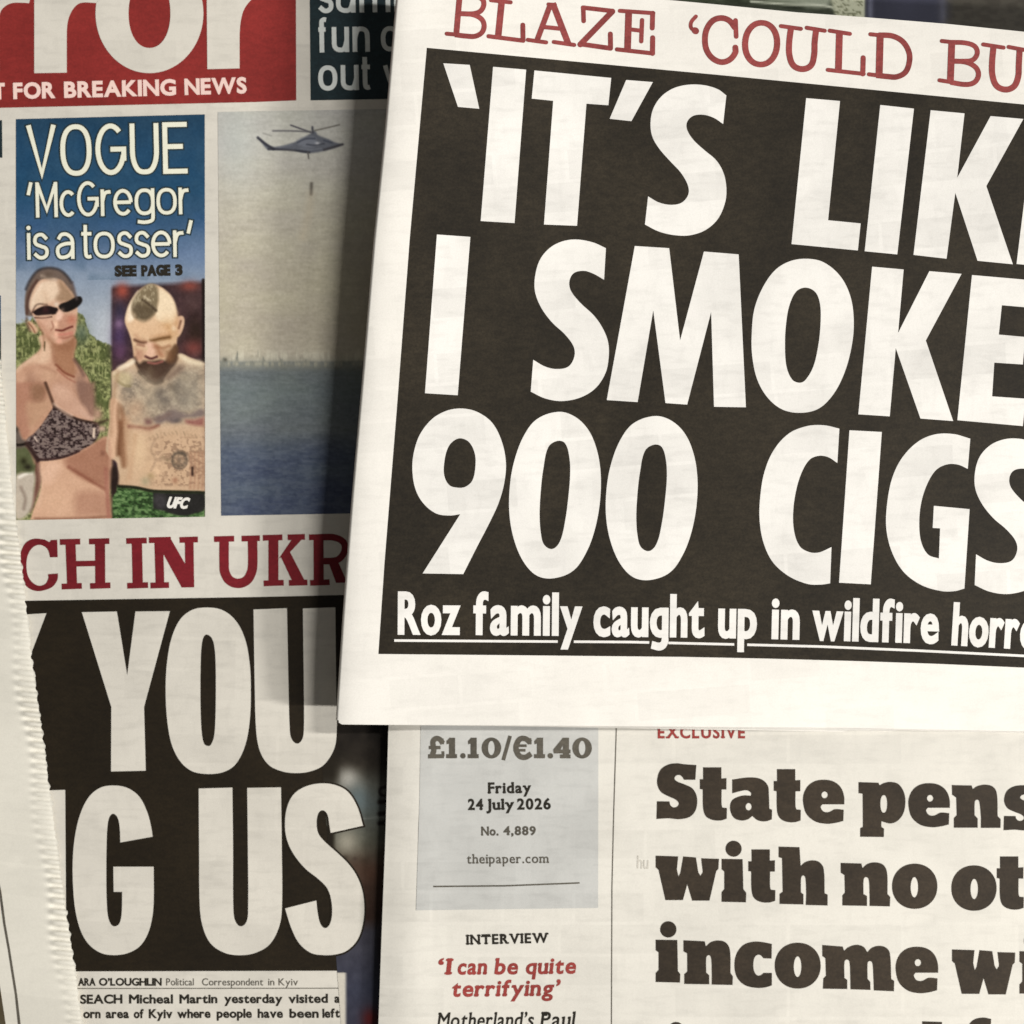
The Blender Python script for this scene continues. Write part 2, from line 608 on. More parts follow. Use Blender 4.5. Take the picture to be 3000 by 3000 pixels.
def sk_text(text, x0, y0, x1, y1, cap, xh, w, desc=None, gap=0.6, space=2.0, grow=0.0):
    """Sans type set between (x0,y0) and (x1,y1) on the baseline; all sizes in page pixels."""
    desc = desc if desc is not None else (cap - xh) * 0.9
    base = np.array([x0, y0], float)
    ex = np.array([x1 - x0, y1 - y0], float)
    L = np.linalg.norm(ex)
    ex /= L
    up = np.array([ex[1], -ex[0]])
    fixed = 0.0
    var = 0.0

    def kern(i):
        if i == len(text) - 1 or text[i + 1] == ' ':
            return 0.0
        k = gap * w
        if text[i] in 'crs' or text[i + 1] == 't':
            k -= 0.45 * w
        if text[i] == 't':
            k -= 0.3 * w
        if text[i] in '‘' or text[i + 1] in '’':
            k -= 0.2 * w
        return k
    for i, ch in enumerate(text):
        if ch == ' ':
            fixed += space * w
            continue
        var += SK[ch][0]
        fixed += w + kern(i)
    sx = (L - fixed) / max(var, 1e-6)
    x = 0.0
    out = []
    for i, ch in enumerate(text):
        if ch == ' ':
            x += space * w
            continue
        g = SK[ch]
        capz = len(g) > 2
        cw = g[0] * sx

        def mp(P, x=x, cw=cw, capz=capz):
            P = np.asarray(P, float)
            X = x + w / 2 + P[:, 0] * cw
            t = P[:, 1]
            if capz:
                Y = w / 2 + t * (cap - w)
            else:
                Y = np.where(t > 1, xh - w / 2 + (t - 1) * (cap - xh), np.where(t < 0, w / 2 + t * desc, w / 2 + t * (xh - w)))
            return base + X[:, None] * ex + Y[:, None] * up
        shapes = []
        for s in g[1]:
            kind, rest = s[0], s[1:].strip()
            if kind == 'O':
                a = np.linspace(0, 2 * math.pi, 40, endpoint=False)
                c, sn = np.cos(a), np.sin(a)
                q = 2.35
                P = np.stack([.5 + .5 * np.sign(c) * np.abs(c) ** (2 / q), .5 + .5 * np.sign(sn) * np.abs(sn) ** (2 / q)], 1)
                shapes += stroke(mp(P), w + grow, closed=True)
            elif kind == 'A':
                a0, a1 = map(float, rest.split())
                shapes += stroke(mp(arc(a0, a1, 26)), w + grow, cap0=grow / 2, cap1=grow / 2)
            elif kind == 'D':
                P = mp([tuple(map(float, rest.split(',')))])[0]
                shapes.append(ell(P[0], P[1], w * 0.62 + grow / 2, w * 0.62 + grow / 2, n=20))
            else:
                P = np.array([tuple(map(float, q.split(','))) for q in rest.split()])
                if kind == 'C':
                    P = smooth_path(P, [False] * len(P), closed=False, n=6)
                    shapes += stroke(mp(P), w + grow, cap0=grow / 2, cap1=grow / 2)
                elif kind == 'L':
                    shapes += stroke(mp(P), w + grow, cap0=(w + grow) / 2, cap1=(w + grow) / 2)
                else:
                    shapes += stroke(mp(P), w + grow, cap0=grow / 2, cap1=grow / 2)
        out.append(fill([('+', q) for q in shapes], 60))
        x += cw + w + kern(i)
    return join(out)


# small type uses Blender's own built-in font, set, fattened and bent onto the page
_font_cache = {}


def font_loops(ch):
    if ch in _font_cache:
        return _font_cache[ch]
    c = bpy.data.curves.new('type', 'FONT')
    c.body = ch
    c.size = 1.0
    c.resolution_u = 4
    c.fill_mode = 'NONE'
    ob = bpy.data.objects.new('type', c)
    COL.objects.link(ob)
    bpy.context.view_layer.update()
    dg = bpy.context.evaluated_depsgraph_get()
    me = ob.evaluated_get(dg).to_mesh()
    V = np.array([v.co[:2] for v in me.vertices]) if len(me.vertices) else np.zeros((0, 2))
    nxt = {}
    for e in me.edges:
        a, b = e.vertices
        nxt.setdefault(a, []).append(b)
        nxt.setdefault(b, []).append(a)
    loops, seen = [], set()
    for s in range(len(V)):
        if s in seen or s not in nxt:
            continue
        lp = [s]
        seen.add(s)
        cur = s
        while True:
            cand = [q for q in nxt[cur] if q not in seen]
            if not cand:
                break
            q = cur + 1 if cur + 1 in cand else cand[0]
            lp.append(q)
            seen.add(q)
            cur = q
        if len(lp) > 2:
            loops.append(V[lp])
    ob.evaluated_get(dg).to_mesh_clear()
    bpy.data.objects.remove(ob)
    bpy.data.curves.remove(c)
    # advance width
    adv = (V[:, 0].max() if len(V) else 0.28)
    lo = (V[:, 0].min() if len(V) else 0.0)
    _font_cache[ch] = (loops, lo, adv)
    return _font_cache[ch]


def fatten(P, d):
    n = len(P)
    a = P - np.roll(P, 1, 0)
    b = np.roll(P, -1, 0) - P
    a /= np.linalg.norm(a, axis=1)[:, None] + 1e-9
    b /= np.linalg.norm(b, axis=1)[:, None] + 1e-9
    na = np.stack([a[:, 1], -a[:, 0]], 1)
    nb = np.stack([b[:, 1], -b[:, 0]], 1)
    m = na + nb
    m /= np.linalg.norm(m, axis=1)[:, None] + 1e-9
    sc = np.clip(1 / np.maximum((m * na).sum(1), 0.35), 1, 2.0)
    return P + m * (d * sc)[:, None]


def area2(P):
    q = np.roll(P, -1, 0)
    return (P[:, 0] * q[:, 1] - q[:, 0] * P[:, 1]).sum()


def type_words(words, cap, bold=0.0, shear=0.0, gap=0.085, single_g=False, slab=0.0):
    """words: list of (text, x0, y0, x1, y1) baselines in page pixels; cap = height of a capital."""
    out = []
    CAPH = 0.70
    for text, x0, y0, x1, y1 in words:
        base = np.array([x0, y0], float)
        ex = np.array([x1 - x0, y1 - y0], float)
        L = np.linalg.norm(ex)
        ex /= L
        up = np.array([ex[1], -ex[0]])
        x = 0.0
        items = []
        for ch in text:
            if ch == ' ':
                x += 0.25
                continue
            loops, lo, hi = font_loops(ch)
            if ch == 'g' and single_g:
                q, lo, hi = font_loops('q')
                tail = smooth_path(np.array([(hi - .085, -.02), (hi, -.02), (hi, -.10), (hi - .07, -.19), (hi - .20, -.225), (lo + .04, -.20), (lo + .06, -.125), (hi - .20, -.145), (hi - .11, -.11)]),
                                   [True, True, False, False, False, True, True, False, False])
                loops = [np.stack([l[:, 0], np.maximum(l[:, 1], -.03)], 1) for l in q] + [tail[::-1] if area2(tail) * area2(max(q, key=lambda z: abs(area2(z)))) < 0 else tail]
            items.append((loops, x - lo))
            x += (hi - lo) + gap
        total = x - gap
        sx = (L - 2 * bold) / total
        sy = cap / CAPH
        for loops, dx in items:
            if not loops:
                continue
            big = max(loops, key=lambda q: abs(area2(q)))
            sgn = 1 if area2(big) > 0 else -1
            res = []
            if slab:
                ytop = max(l[:, 1].max() for l in loops)
                for l in loops:
                    for a, b in zip(l, np.roll(l, -1, 0)):
                        wd = abs(a[0] - b[0])
                        if abs(a[1] - b[1]) > 0.012 or not 0.05 < wd < 0.24:
                            continue
                        y = (a[1] + b[1]) / 2
                        lo_, hi_ = min(a[0], b[0]), max(a[0], b[0])
                        if abs(y) < 0.03:
                            r = (lo_ - slab, hi_ + slab, 0.0, 0.095)
                        elif y > 0.40:
                            r = (lo_ - slab, hi_ + (slab if ch.isupper() else 0.0), y - 0.095, y)
                        else:
                            continue
                        q = np.array([(r[0], r[2]), (r[1], r[2]), (r[1], r[3]), (r[0], r[3])])
                        Q = np.stack([bold + (q[:, 0] + dx) * sx + shear * q[:, 1] * sy, q[:, 1] * sy], 1)
                        W = base + Q[:, :1] * ex + Q[:, 1:] * up
                        res.append(('+', W if sgn > 0 else W[::-1]))
            for P in loops:
                Q = np.stack([bold + (P[:, 0] + dx) * sx + shear * P[:, 1] * sy, P[:, 1] * sy], 1)
                hole = area2(P) * sgn < 0
                if bold:
                    d = bold if sgn > 0 else -bold
                    if hole:
                        mn = min(np.ptp(Q[:, 0]), np.ptp(Q[:, 1]))
                        d = math.copysign(min(abs(d), mn * 0.28), d)
                    Q = fatten(Q, d)
                W = base + Q[:, :1] * ex + Q[:, 1:] * up
                res.append(('+', W))
            try:
                out.append(fill(res, 60, nonzero=True))
            except Exception:
                pass
    return join(out)


def shapes_tri(*groups):
    return join([fill(g, 40) for g in groups])


def plus(*loops):
    return [('+', l) for l in loops]


def bars(f, *items):
    """Slab serifs and stems: each item 'x,y x,y' with a width, united into one letter."""
    out = []
    for it in items:
        text, w = it[0], it[1]
        P, C = pts(text)
        if len(it) > 2 and it[2] == 'c':
            P = smooth_path(P, [False] * len(P), closed=False, n=6)
        A = f(P)
        sc = np.linalg.norm(f(np.array([(1.0, 0.0)])) - f(np.array([(0.0, 0.0)])))
        out += [('+', q) for q in stroke(A, w * sc, round_ends=(len(it) > 3))]
    return out


def quad(text, f=ID):
    return fill(plus(straight(text, f)), 40)


# ------------------------------------------------------------------ printed pictures
class Picture:
    """A printed picture painted on a fine grid of points over the quad tl, tr, br, bl (page pixels)."""

    def __init__(self, tl, tr, br, bl, res):
        w = np.linalg.norm(np.subtract(tr, tl))
        h = np.linalg.norm(np.subtract(bl, tl))
        self.nx, self.ny = int(w / res) + 1, int(h / res) + 1
        u = np.linspace(0, 1, self.nx)[None, :, None]
        v = np.linspace(0, 1, self.ny)[:, None, None]
        tl, tr, br, bl = [np.array(q, float) for q in (tl, tr, br, bl)]
        g = (tl * (1 - u) + tr * u) * (1 - v) + (bl * (1 - u) + br * u) * v
        self.P = g.reshape(-1, 2)
        self.x, self.y = self.P[:, 0], self.P[:, 1]
        self.c = np.zeros((len(self.P), 3))

    def noise(self, sx, sy, seed, oct=3):
        out = np.zeros(len(self.P))
        amp, tot = 1.0, 0.0
        for o in range(oct):
            r = np.random.default_rng(seed * 17 + o)
            X, Y = self.x / sx * 2 ** o, self.y / sy * 2 ** o
            n = 97
            tab = r.random((n, n))
            i, j = np.floor(X).astype(int), np.floor(Y).astype(int)
            fx, fy = X - i, Y - j
            fx, fy = fx * fx * (3 - 2 * fx), fy * fy * (3 - 2 * fy)
            a, b = tab[i % n, j % n], tab[(i + 1) % n, j % n]
            c, d = tab[i % n, (j + 1) % n], tab[(i + 1) % n, (j + 1) % n]
            out += amp * ((a * (1 - fx) + b * fx) * (1 - fy) + (c * (1 - fx) + d * fx) * fy)
            tot += amp
            amp *= 0.55
        return out / tot

    def mix(self, a, col):
        col = np.asarray(col, float)
        if col.ndim == 1:
            col = col[None]
        self.c = self.c * (1 - a[:, None]) + col * a[:, None]

    def dist(self, P, closed=True):
        d = np.full(len(self.P), 1e9)
        N = len(P)
        lo, hi = P.min(0) - 40, P.max(0) + 40
        m = (self.x > lo[0]) & (self.x < hi[0]) & (self.y > lo[1]) & (self.y < hi[1])
        Q = self.P[m]
        dd = np.full(len(Q), 1e9)
        for i in range(N if closed else N - 1):
            a, b = P[i], P[(i + 1) % N]
            ab = b - a
            t = np.clip(((Q - a) @ ab) / (ab @ ab + 1e-9), 0, 1)
            dd = np.minimum(dd, np.hypot(*(Q - a - t[:, None] * ab).T))
        d[m] = dd
        return d, m

    def shape(self, text, f, col, soft=3.0, alpha=1.0, smooth=True):
        P, C = pts(text)
        P = f(smooth_path(P, C, n=4) if smooth else P)
        d, m = self.dist(P)
        ins = np.zeros(len(self.P), bool)
        ins[m] = winding(self.P[m], P) != 0
        sd = np.where(ins, d, -d)
        a = np.clip(0.5 + sd / (2 * soft), 0, 1) * alpha
        self.mix(a * m, col)
        return a * m

    def line(self, text, f, col, w, soft=2.5, alpha=1.0):
        P, C = pts(text)
        if len(P) > 2:
            P = smooth_path(P, [False] * len(P), closed=False, n=5)
        P = f(P)
        d, m = self.dist(P, closed=False)
        a = np.clip(0.5 + (w / 2 - d) / (2 * soft), 0, 1) * alpha
        self.mix(a, col)

    def blob(self, x, y, r, col, f=ID, alpha=1.0, ry=None):
        q = f(np.array([(x, y)], float))[0]
        ry = ry or r
        a = np.exp(-((self.x - q[0]) / r) ** 2 - ((self.y - q[1]) / ry) ** 2) * alpha
        self.mix(a, col)

    def vgrad(self, stops):
        ys = [s[0] for s in stops]
        for k in range(3):
            self.c[:, k] = np.interp(self.y, ys, [s[1][k] for s in stops])

    def build(self, name, paper, level=1, parent=None, gain=1.0):
        V = place(self.P, paper.H, 0.05 * level) - paper.o
        nx, ny = self.nx, self.ny
        i = np.arange(ny - 1)[:, None] * nx + np.arange(nx - 1)[None, :]
        F = np.stack([i, i + nx, i + nx + 1, i + 1], -1).reshape(-1, 4)
        me = bpy.data.meshes.new(name)
        me.vertices.add(len(V))
        me.vertices.foreach_set('co', V.astype(np.float32).ravel())
        me.loops.add(F.size)
        me.loops.foreach_set('vertex_index', F.ravel().astype(np.int32))
        me.polygons.add(len(F))
        me.polygons.foreach_set('loop_start', (np.arange(len(F)) * 4).astype(np.int32))
        me.update(calc_edges=True)
        me.validate()
        at = me.color_attributes.new('print', 'FLOAT_COLOR', 'POINT')
        rgba = np.ones((len(V), 4), np.float32)
        rgba[:, :3] = np.clip(lin(np.clip(self.c, 0, 255)) / EXPO * gain, 0, 0.9)
        at.data.foreach_set('color', rgba.ravel())
        me.materials.append(M['picture'])
        me.polygons.foreach_set('use_smooth', np.ones(len(F), bool))
        me.normals_split_custom_set_from_vertices(page_normals(self.P, paper.H).tolist())
        ob = bpy.data.objects.new(name, me)
        COL.objects.link(ob)
        ob.parent = parent or paper.e
        return ob


# ================================================================== the setting
def box(name, x0, x1, y0, y1, z0, z1, mat):
    V = [(x, y, z) for z in (z0, z1) for y in (y0, y1) for x in (x0, x1)]
    F = [(0, 2, 3, 1), (4, 5, 7, 6), (0, 1, 5, 4), (2, 6, 7, 3), (0, 4, 6, 2), (1, 3, 7, 5)]
    return mesh_object(name, V, F, mat, None, smooth=False)


table = box('table_top', -0.55, 0.60, -0.45, 0.45, -0.03, 0.0, M['wood'])
table['kind'] = 'structure'
table['label'] = 'dark wooden table top under the newspapers'

# ================================================================== 1. tabloid on the left, under the others
N1 = Newspaper('grey tabloid with red masthead and huge white YOU and US on a black panel', H_tabloid, (500, 1500))
out1 = np.array([(-700, -420), (1960, -470), (1990, 3260), (-640, 3330)], float)
N1.sheet('front_page', out1, 'paper_grey', 0.0, 0.12, 36)
for k in range(4):
    o = out1 + np.array([(-3 - 2 * k, 0), (4 + 3 * k, 0), (5 + 3 * k, 6 + 4 * k), (-3, 5 + 4 * k)], float)
    N1.sheet('inner_page', o, 'paper_grey', 0.45 + 0.55 * k, 0.28, 90)

F1 = frame(0, 0, .38820)
F1b = frame(0, 0, .20704)
F2 = frame(600, 0, .38820)
G1 = frame(0, 1450, .38820)
G2 = frame(600, 1450, .38820)
G3 = frame(0, 2250, .38820)
G4 = frame(600, 2250, .38820)

# masthead
mast = N1.ink('masthead_panel', quad('-640,332 0,316 750,299 868,294 867,0 866,-380 -650,-350'), 'red_masthead', 1)
r1 = straight('-120,-40 -120,30 -60,120 -20,220', F1b)
rr0 = poly('-400,-700! 425,-700! 425,0! 410,45! 280,38 180,42 100,70 30,130 0,190 -12,300 -12,460! -12,1040! -400,1050!', F1b)
rr1 = poly('485,1035! 485,-700! 1400,-700! 1410,0! 1385,45! 1290,38 1190,35 1110,55 1040,120 985,220 955,330 945,450! 945,1028!', F1b)
rr3 = poly('1565,522! 1558,-300! 2100,-300! 1960,-45! 1890,5 1840,75 1816,165 1808,260! 1808,516!', F1)
oo = ell(1128, 100, 407, 452, F1, 72)
oi = ell(1128, 100, 158, 262, F1, 56, 2.15)
N1.ink('title_lettering', shapes_tri(plus(rr0), plus(rr1), [('+', oo), ('-', oi)], plus(rr3)), 'paper_grey', 2, mast)
N1.ink('slogan_lettering', type_words([('T', -17, 289, 15, 288), ('FOR', 39, 288, 161, 285), ('BREAKING', 188, 284.5, 516, 277), ('NEWS', 541, 276, 723, 271)],
                                      44, bold=2.6, gap=0.13), 'pink_white', 2, mast)

# dark teal panel with white type
teal = N1.ink('advert_panel', quad('905,-300 1330,-308 1330,287 910,294'), 'teal', 1)
N1.ink('advert_lettering', join([
    sk_text('summer', 929, 39, 1365, 31, 118, 78, 13.5, gap=0.85),
    sk_text('fun o', 929, 154, 1170, 150, 103, 74, 13.5, gap=0.75, space=2.4),
    sk_text('out w', 933, 266, 1198, 261, 104, 74, 13.5, gap=0.75, space=2.4)]), 'cool_white', 2, teal)

# narrow neighbours at the very left
N1.ink('side_panel', quad('-260,362 6,352 7,462 -258,470'), 'teal', 1)
pic = Picture((-260, 872), (2.5, 866), (4, 1180), (-256, 1190), 6)
pic.vgrad([(866, (40, 70, 105)), (930, (60, 90, 120)), (1000, (45, 50, 50)), (1090, (70, 78, 70)), (1180, (60, 66, 58))])
pic.build('side_picture', N1, 1)

# picture of two people
W1 = frame(40, 760, .20704)
W2 = frame(40, 1120, .21216)
A1 = frame(310, 800, .20704)
A2 = frame(310, 1130, .20704)
p = Picture((46.6, 349), (600, 335), (601, 1514), (47.5, 1524), 1.9)
n1, n2, n3 = p.noise(16, 16, 1), p.noise(7, 7, 2), p.noise(60, 60, 3, 2)
p.vgrad([(335, (36, 66, 88)), (430, (38, 74, 102)), (560, (40, 78, 106)), (660, (62, 92, 124)), (740, (98, 118, 146)), (800, (132, 146, 164)), (900, (158, 166, 176)), (1010, (182, 186, 190)), (1100, (120, 128, 84)), (1524, (96, 104, 66))])
p.mix(np.clip((n3 - .35) * 1.3, 0, .28) * (p.y < 820), (58, 84, 104))
p.blob(575, 740, 60, (112, 132, 160), alpha=.7)
p.blob(330, 960, 34, (194, 198, 202), alpha=.8, ry=60)
# foliage
fol = np.array([(118, 122, 80), (150, 154, 98), (78, 84, 44)], float)
fc = fol[0] * 1.0 + (n2[:, None] - .5) * np.array([150, 150, 110])
edge_y = np.interp(p.x, [46, 80, 130, 215, 245, 262, 285, 320, 335], [946, 930, 950, 905, 925, 965, 990, 1006, 1010]) + (n1 - .5) * 26
a = np.clip((p.y - edge_y) / 9, 0, 1) * np.clip((345 - p.x) / 8, 0, 1)
p.mix(a, fc)
p.mix(a * np.clip((p.noise(24, 20, 77, 2) - .5) * 4, 0, .65), (74, 82, 46))
p.mix(a * np.clip((p.noise(5, 16, 78, 2) - .6) * 6, 0, .6), (168, 170, 118))
p.blob(240, 975, 22, (92, 104, 88), alpha=.8, ry=30)
# right half: arena behind the man
a = np.clip((p.x - 322) / 10, 0, 1) * np.clip((p.y - 818 - (600 - p.x) * .05) / 16, 0, 1)
ar = np.array((66, 48, 50)) + (n1[:, None] - .5) * np.array([46, 34, 34])
p.mix(a, ar)
p.blob(230, 260, 20, (166, 82, 66), A1, .95, 24)
p.blob(1190, 190, 26, (150, 78, 66), A1, .9, 16)
p.blob(200, 560, 22, (60, 54, 74), A1, .8, 40)
p.blob(190, 900, 24, (78, 60, 92), A1, .9, 44)
p.blob(190, 720, 14, (150, 120, 150), A1, .7, 16)
p.blob(200, 1120, 20, (98, 66, 92), A1, .8, 26)
p.blob(1230, 420, 40, (86, 64, 62), A1, .8, 40)
p.blob(1270, 830, 30, (48, 34, 26), A1, .9, 50)
p.blob(1240, 1060, 30, (122, 68, 62), A1, .9, 24)
p.line('1380,100 1385,700 1385,1240', A1, (34, 24, 20), 9, 3)
# woman: body
skin, skl, skd = (190, 148, 122), (216, 182, 154), (150, 108, 86)
p.shape('20,1575! 130,1470 300,1350 390,1240 380,1080 860,1100 850,1390 960,1540 1060,1690 1120,1932! 1120,2900! 20,2900!', W1, skin, 3)
p.shape('380,1080 620,1150 560,1300 470,1480 330,1470 140,1510 60,1600 250,1400 390,1260', W1, skl, 8, .9)
p.shape('560,1180 700,1190 860,1110 850,1390 880,1520 850,1640 700,1600 600,1480 560,1320', W1, (160, 116, 88), 7, .85)
p.line('600,1490 720,1600 850,1660', W1, (126, 74, 54), 6, 3)
p.line('620,1560 760,1680 870,1740', W1, (150, 92, 74), 5, 3, .8)
p.line('860,1420 940,1540 990,1640', W1, (112, 84, 72), 10, 4, .8)
p.blob(480, 1640, 26, (200, 162, 134), W1, .8)
p.blob(250, 1720, 24, (150, 112, 92), W1, .75, 32)
p.blob(110, 1680, 20, (202, 162, 136), W1, .7, 24)
p.blob(700, 1790, 40, (190, 150, 128), W1, .8, 20)
p.blob(960, 1800, 18, (132, 102, 90), W1, .8, 40)
# torso
p.shape('10,0! 440,0! 430,240 300,330 240,560 160,780 60,640 10,500!', W2, (172, 126, 104), 5, .9)
p.shape('180,280 300,270 440,240 520,280 480,400 320,560 230,640 190,500', W2, (186, 148, 120), 8, .8)
p.shape('250,40 430,40 420,230 330,260 260,240', W2, (138, 104, 80), 10, .75)
p.shape('560,260 700,380 860,470 1080,540 1120,480 900,240 780,120 560,40', W2, (198, 160, 138), 8, .8)
p.shape('880,0! 1120,0! 1130,300 1100,480 1000,360 920,260', W2, (136, 104, 90), 6, .85)
p.shape('340,1080 640,1050 960,920 1130,830 1310,760 1345,1100 1320,1500 1350,1900! 230,1900! 270,1760 370,1500 380,1300', W2, (206, 166, 138), 3)
p.shape('700,1080 960,930 1310,770 1345,1100 1310,1480 1180,1420 960,1330 820,1230', W2, (162, 116, 94), 10, .9)
p.line('760,1170 1000,1320 1290,1490', W2, (136, 86, 68), 9, 5, .85)
p.shape('400,1140 620,1110 620,1260 420,1400', W2, (220, 182, 156), 12, .8)
p.shape('860,1560 1000,1500 1330,1560 1350,1860! 860,1860!', W2, (172, 128, 106), 14, .7)
p.line('300,1885 900,1880 1350,1850', W2, (140, 100, 80), 8, 4, .8)
p.shape('330,1070 370,1250 380,1400 300,1640 225,1800 290,1400 290,1200', W2, (112, 78, 66), 4)
p.shape('30,1260 150,1230 280,1230 280,1500 220,1800 30,1880', W2, (188, 176, 160), 6)
p.line('80,1310 180,1260 240,1250', W2, (236, 228, 214), 8, 4)
p.line('100,1450 160,1600 140,1750', W2, (128, 112, 100), 8, 5, .7)
p.shape('10,880 170,880 270,1060 270,1230 120,1240 10,1260', W2, (92, 96, 66), 6)
p.blob(140, 1090, 10, (46, 44, 26), W2, .9)
p.blob(195, 1170, 12, (38, 34, 22), W2, .9, 9)
p.shape('5,600 60,640 120,780 200,820 190,880 10,890', W2, (104, 92, 84), 5)
p.line('10,860 90,865 200,840', W2, (30, 22, 16), 7, 3)
p.blob(20, 650, 8, (34, 28, 22), W2, .9)
# bikini
bk = p.shape('560,330! 700,415 880,500 1000,535 1140,560 1190,620 1170,740 1080,850 960,920 840,990 640,1050 340,1085 290,1030 180,850 190,780 290,700 400,570', W2, (94, 78, 76), 3)
pat = p.noise(7, 5, 9, 2)
p.mix(bk * np.clip((pat - .52) * 9, 0, .85), (136, 120, 112))
p.mix(bk * np.clip((.45 - pat) * 9, 0, .9), (44, 31, 29))
p.line('440,10 500,170 560,330', W2, (88, 62, 48), 9, 3)
p.line('180,850 250,950 330,1075', W2, (58, 40, 36), 12, 4)
p.line('560,335 860,500 1150,565', W2, (58, 40, 32), 6, 3)
p.line('340,1070 640,1045 900,950', W2, (56, 36, 34), 6, 3)
p.line('1110,650 1105,750', W2, (222, 200, 180), 8, 3)
p.line('290,760 320,810', W2, (200, 180, 166), 5, 2)
p.blob(1220, 640, 12, (196, 164, 144), W2, .95, 10)
p.blob(1160, 440, 14, (184, 146, 126), W2, .9, 22)
p.line('1190,560 1290,520', W2, (60, 44, 34), 7, 4, .8)
# woman: head
p.shape('170,800! 155,640 170,470 220,320 310,190 410,128 520,118 640,145 740,215 830,335 870,470 880,560 700,640 300,800', W1, (112, 96, 86), 3)
p.line('175,420 230,300 330,170 430,128 540,122 650,150 740,220 820,330', W1, (58, 54, 56), 7, 4, .9)
p.line('190,760 200,560 250,420 330,300', W1, (84, 58, 48), 7, 4)
p.shape('240,740! 228,620 260,480 350,320 430,275 560,268 680,300 760,390 840,490 870,560 905,720 885,900 875,1020 820,1120 710,1185 640,1195 560,1180 480,1120 400,1010 330,890', W1, (206, 168, 142), 3)
p.shape('245,700 240,600 290,470 370,340 450,300 580,300 640,380 640,520 520,600 340,680', W1, (222, 196, 170), 7)
p.shape('640,300 740,380 840,500 870,570 700,600 600,560 650,440', W1, (154, 126, 100), 7, .85)
p.line('400,230 480,260 600,290', W1, (176, 158, 140), 7, 5, .8)
p.blob(490, 220, 12, (100, 84, 72), W1, .8)
p.shape('640,800 800,780 890,800 880,900 870,1020 820,1110 700,1180 640,1080 620,960', W1, (180, 132, 110), 7, .7)
p.shape('265,745! 340,695 450,655 560,672 630,705 600,765 520,785 420,792 330,800', W1, (34, 20, 20), 2.5)
p.shape('640,650 760,595 880,530! 945,525 972,585 920,660 820,722 740,745 670,720', W1, (26, 20, 17), 2.5)
p.blob(450, 710, 9, (70, 38, 40), W1, .7)
p.line('250,770 330,640 470,640', W1, (70, 48, 40), 4, 3, .7)
p.blob(605, 635, 7, (216, 196, 176), W1, .9)
p.line('310,805 420,800 530,790', W1, (186, 156, 134), 4, 2)
p.line('300,825 420,830 540,812', W1, (84, 56, 46), 3.5, 2)
p.line('600,700 590,760', W1, (30, 20, 18), 5, 2.5)
p.blob(690, 715, 7, (120, 100, 88), W1, .7)
p.shape('610,760 660,720 690,800 650,860 600,850', W1, (228, 190, 168), 5)
p.blob(595, 915, 7, (238, 196, 168), W1, .95, 10)
p.line('540,880 560,960 530,1000', W1, (150, 100, 82), 4, 3, .8)
p.blob(440, 900, 20, (208, 164, 142), W1, .6)
p.shape('470,1090 640,1190 800,1140 860,1090 850,1240 740,1300 600,1260 500,1180', W1, (150, 106, 80), 8, .7)
p.blob(820, 860, 14, (186, 120, 98), W1, .8)
p.line('600,1000 690,1005 760,975 830,950', W1, (104, 52, 42), 6, 2.5)
p.line('640,1065 730,1060 820,1040', W1, (192, 122, 106), 8, 4, .8)
p.line('640,1110 740,1110 830,1080', W1, (150, 94, 76), 5, 3, .7)
p.blob(600, 1060, 7, (230, 178, 152), W1, .9, 10)
p.blob(640, 1155, 9, (226, 170, 146), W1, .9)
p.shape('200,880 250,880 340,980 330,1040 280,1040 210,960', W1, (206, 168, 138), 4)
p.line('210,900 260,960 300,1030', W1, (140, 98, 76), 4, 2.5)
p.line('185,830 180,900 230,1010', W1, (96, 74, 60), 6, 4, .8)
p.line('350,930 420,1080 430,1230', W1, (150, 108, 82), 6, 4, .7)
p.line('440,1170 435,1290', W1, (104, 88, 62), 4, 2)
p.line('830,330 870,470 890,560', W1, (96, 84, 84), 6, 5, .8)
# man
p.shape('80,1400! 250,1290 390,1205 700,1300 1030,1140 1200,1200 1400,1275! 1400,3150! 160,3150! 160,2700 60,2600 0,2500 80,1900', A1, (200, 172, 143), 3)
p.shape('270,690 290,560 330,440 400,320 480,235 560,185 660,158 760,185 850,250 940,350 990,480 1015,610 1080,608 1112,660 1090,790 1040,890 1010,920 1000,1150 1010,1250 900,1410 780,1565 660,1568 540,1480 440,1330 400,1200 370,1000 330,850', A1, (216, 184, 150), 3)
p.shape('290,640 330,460 400,340 470,260 440,400 380,480 400,640 330,700', A1, (238, 220, 194), 5)
p.shape('750,230 850,260 940,360 990,480 1010,610 960,720 800,700 700,600 740,420', A1, (236, 214, 182), 6)
hr = p.shape('375,420 430,310 500,225 600,160 710,175 745,300 730,470 690,580 600,640 540,690 450,655 380,580', A1, (132, 117, 92), 5)
p.mix(hr * np.clip((p.noise(5, 10, 21, 2) - .5) * 4, 0, .7), (178, 164, 136))
p.shape('385,470 470,430 600,470 700,500 660,600 560,680 450,650 390,580', A1, (92, 78, 60), 8, .8)
p.line('520,380 620,450 710,530', A1, (60, 46, 34), 6, 4, .8)
p.line('540,330 630,390', A1, (206, 192, 164), 4, 3, .8)
p.blob(880, 800, 26, (200, 156, 110), A1, .8, 30)
p.shape('350,700 700,720 900,820 860,900 640,900 420,900', A1, (220, 184, 148), 10, .7)
p.blob(975, 780, 9, (250, 230, 200), A1, .9)
p.shape('1020,640 1080,620 1100,680 1080,790 1035,860 1030,740', A1, (214, 178, 150), 4)
p.line('1060,680 1030,780', A1, (110, 78, 60), 6, 3)
p.line('410,945 480,975 570,985', A1, (104, 70, 54), 8, 4)
p.line('640,960 760,930 900,905', A1, (116, 82, 50), 10, 5)
p.line('450,1010 540,1030', A1, (150, 104, 86), 6, 4, .8)
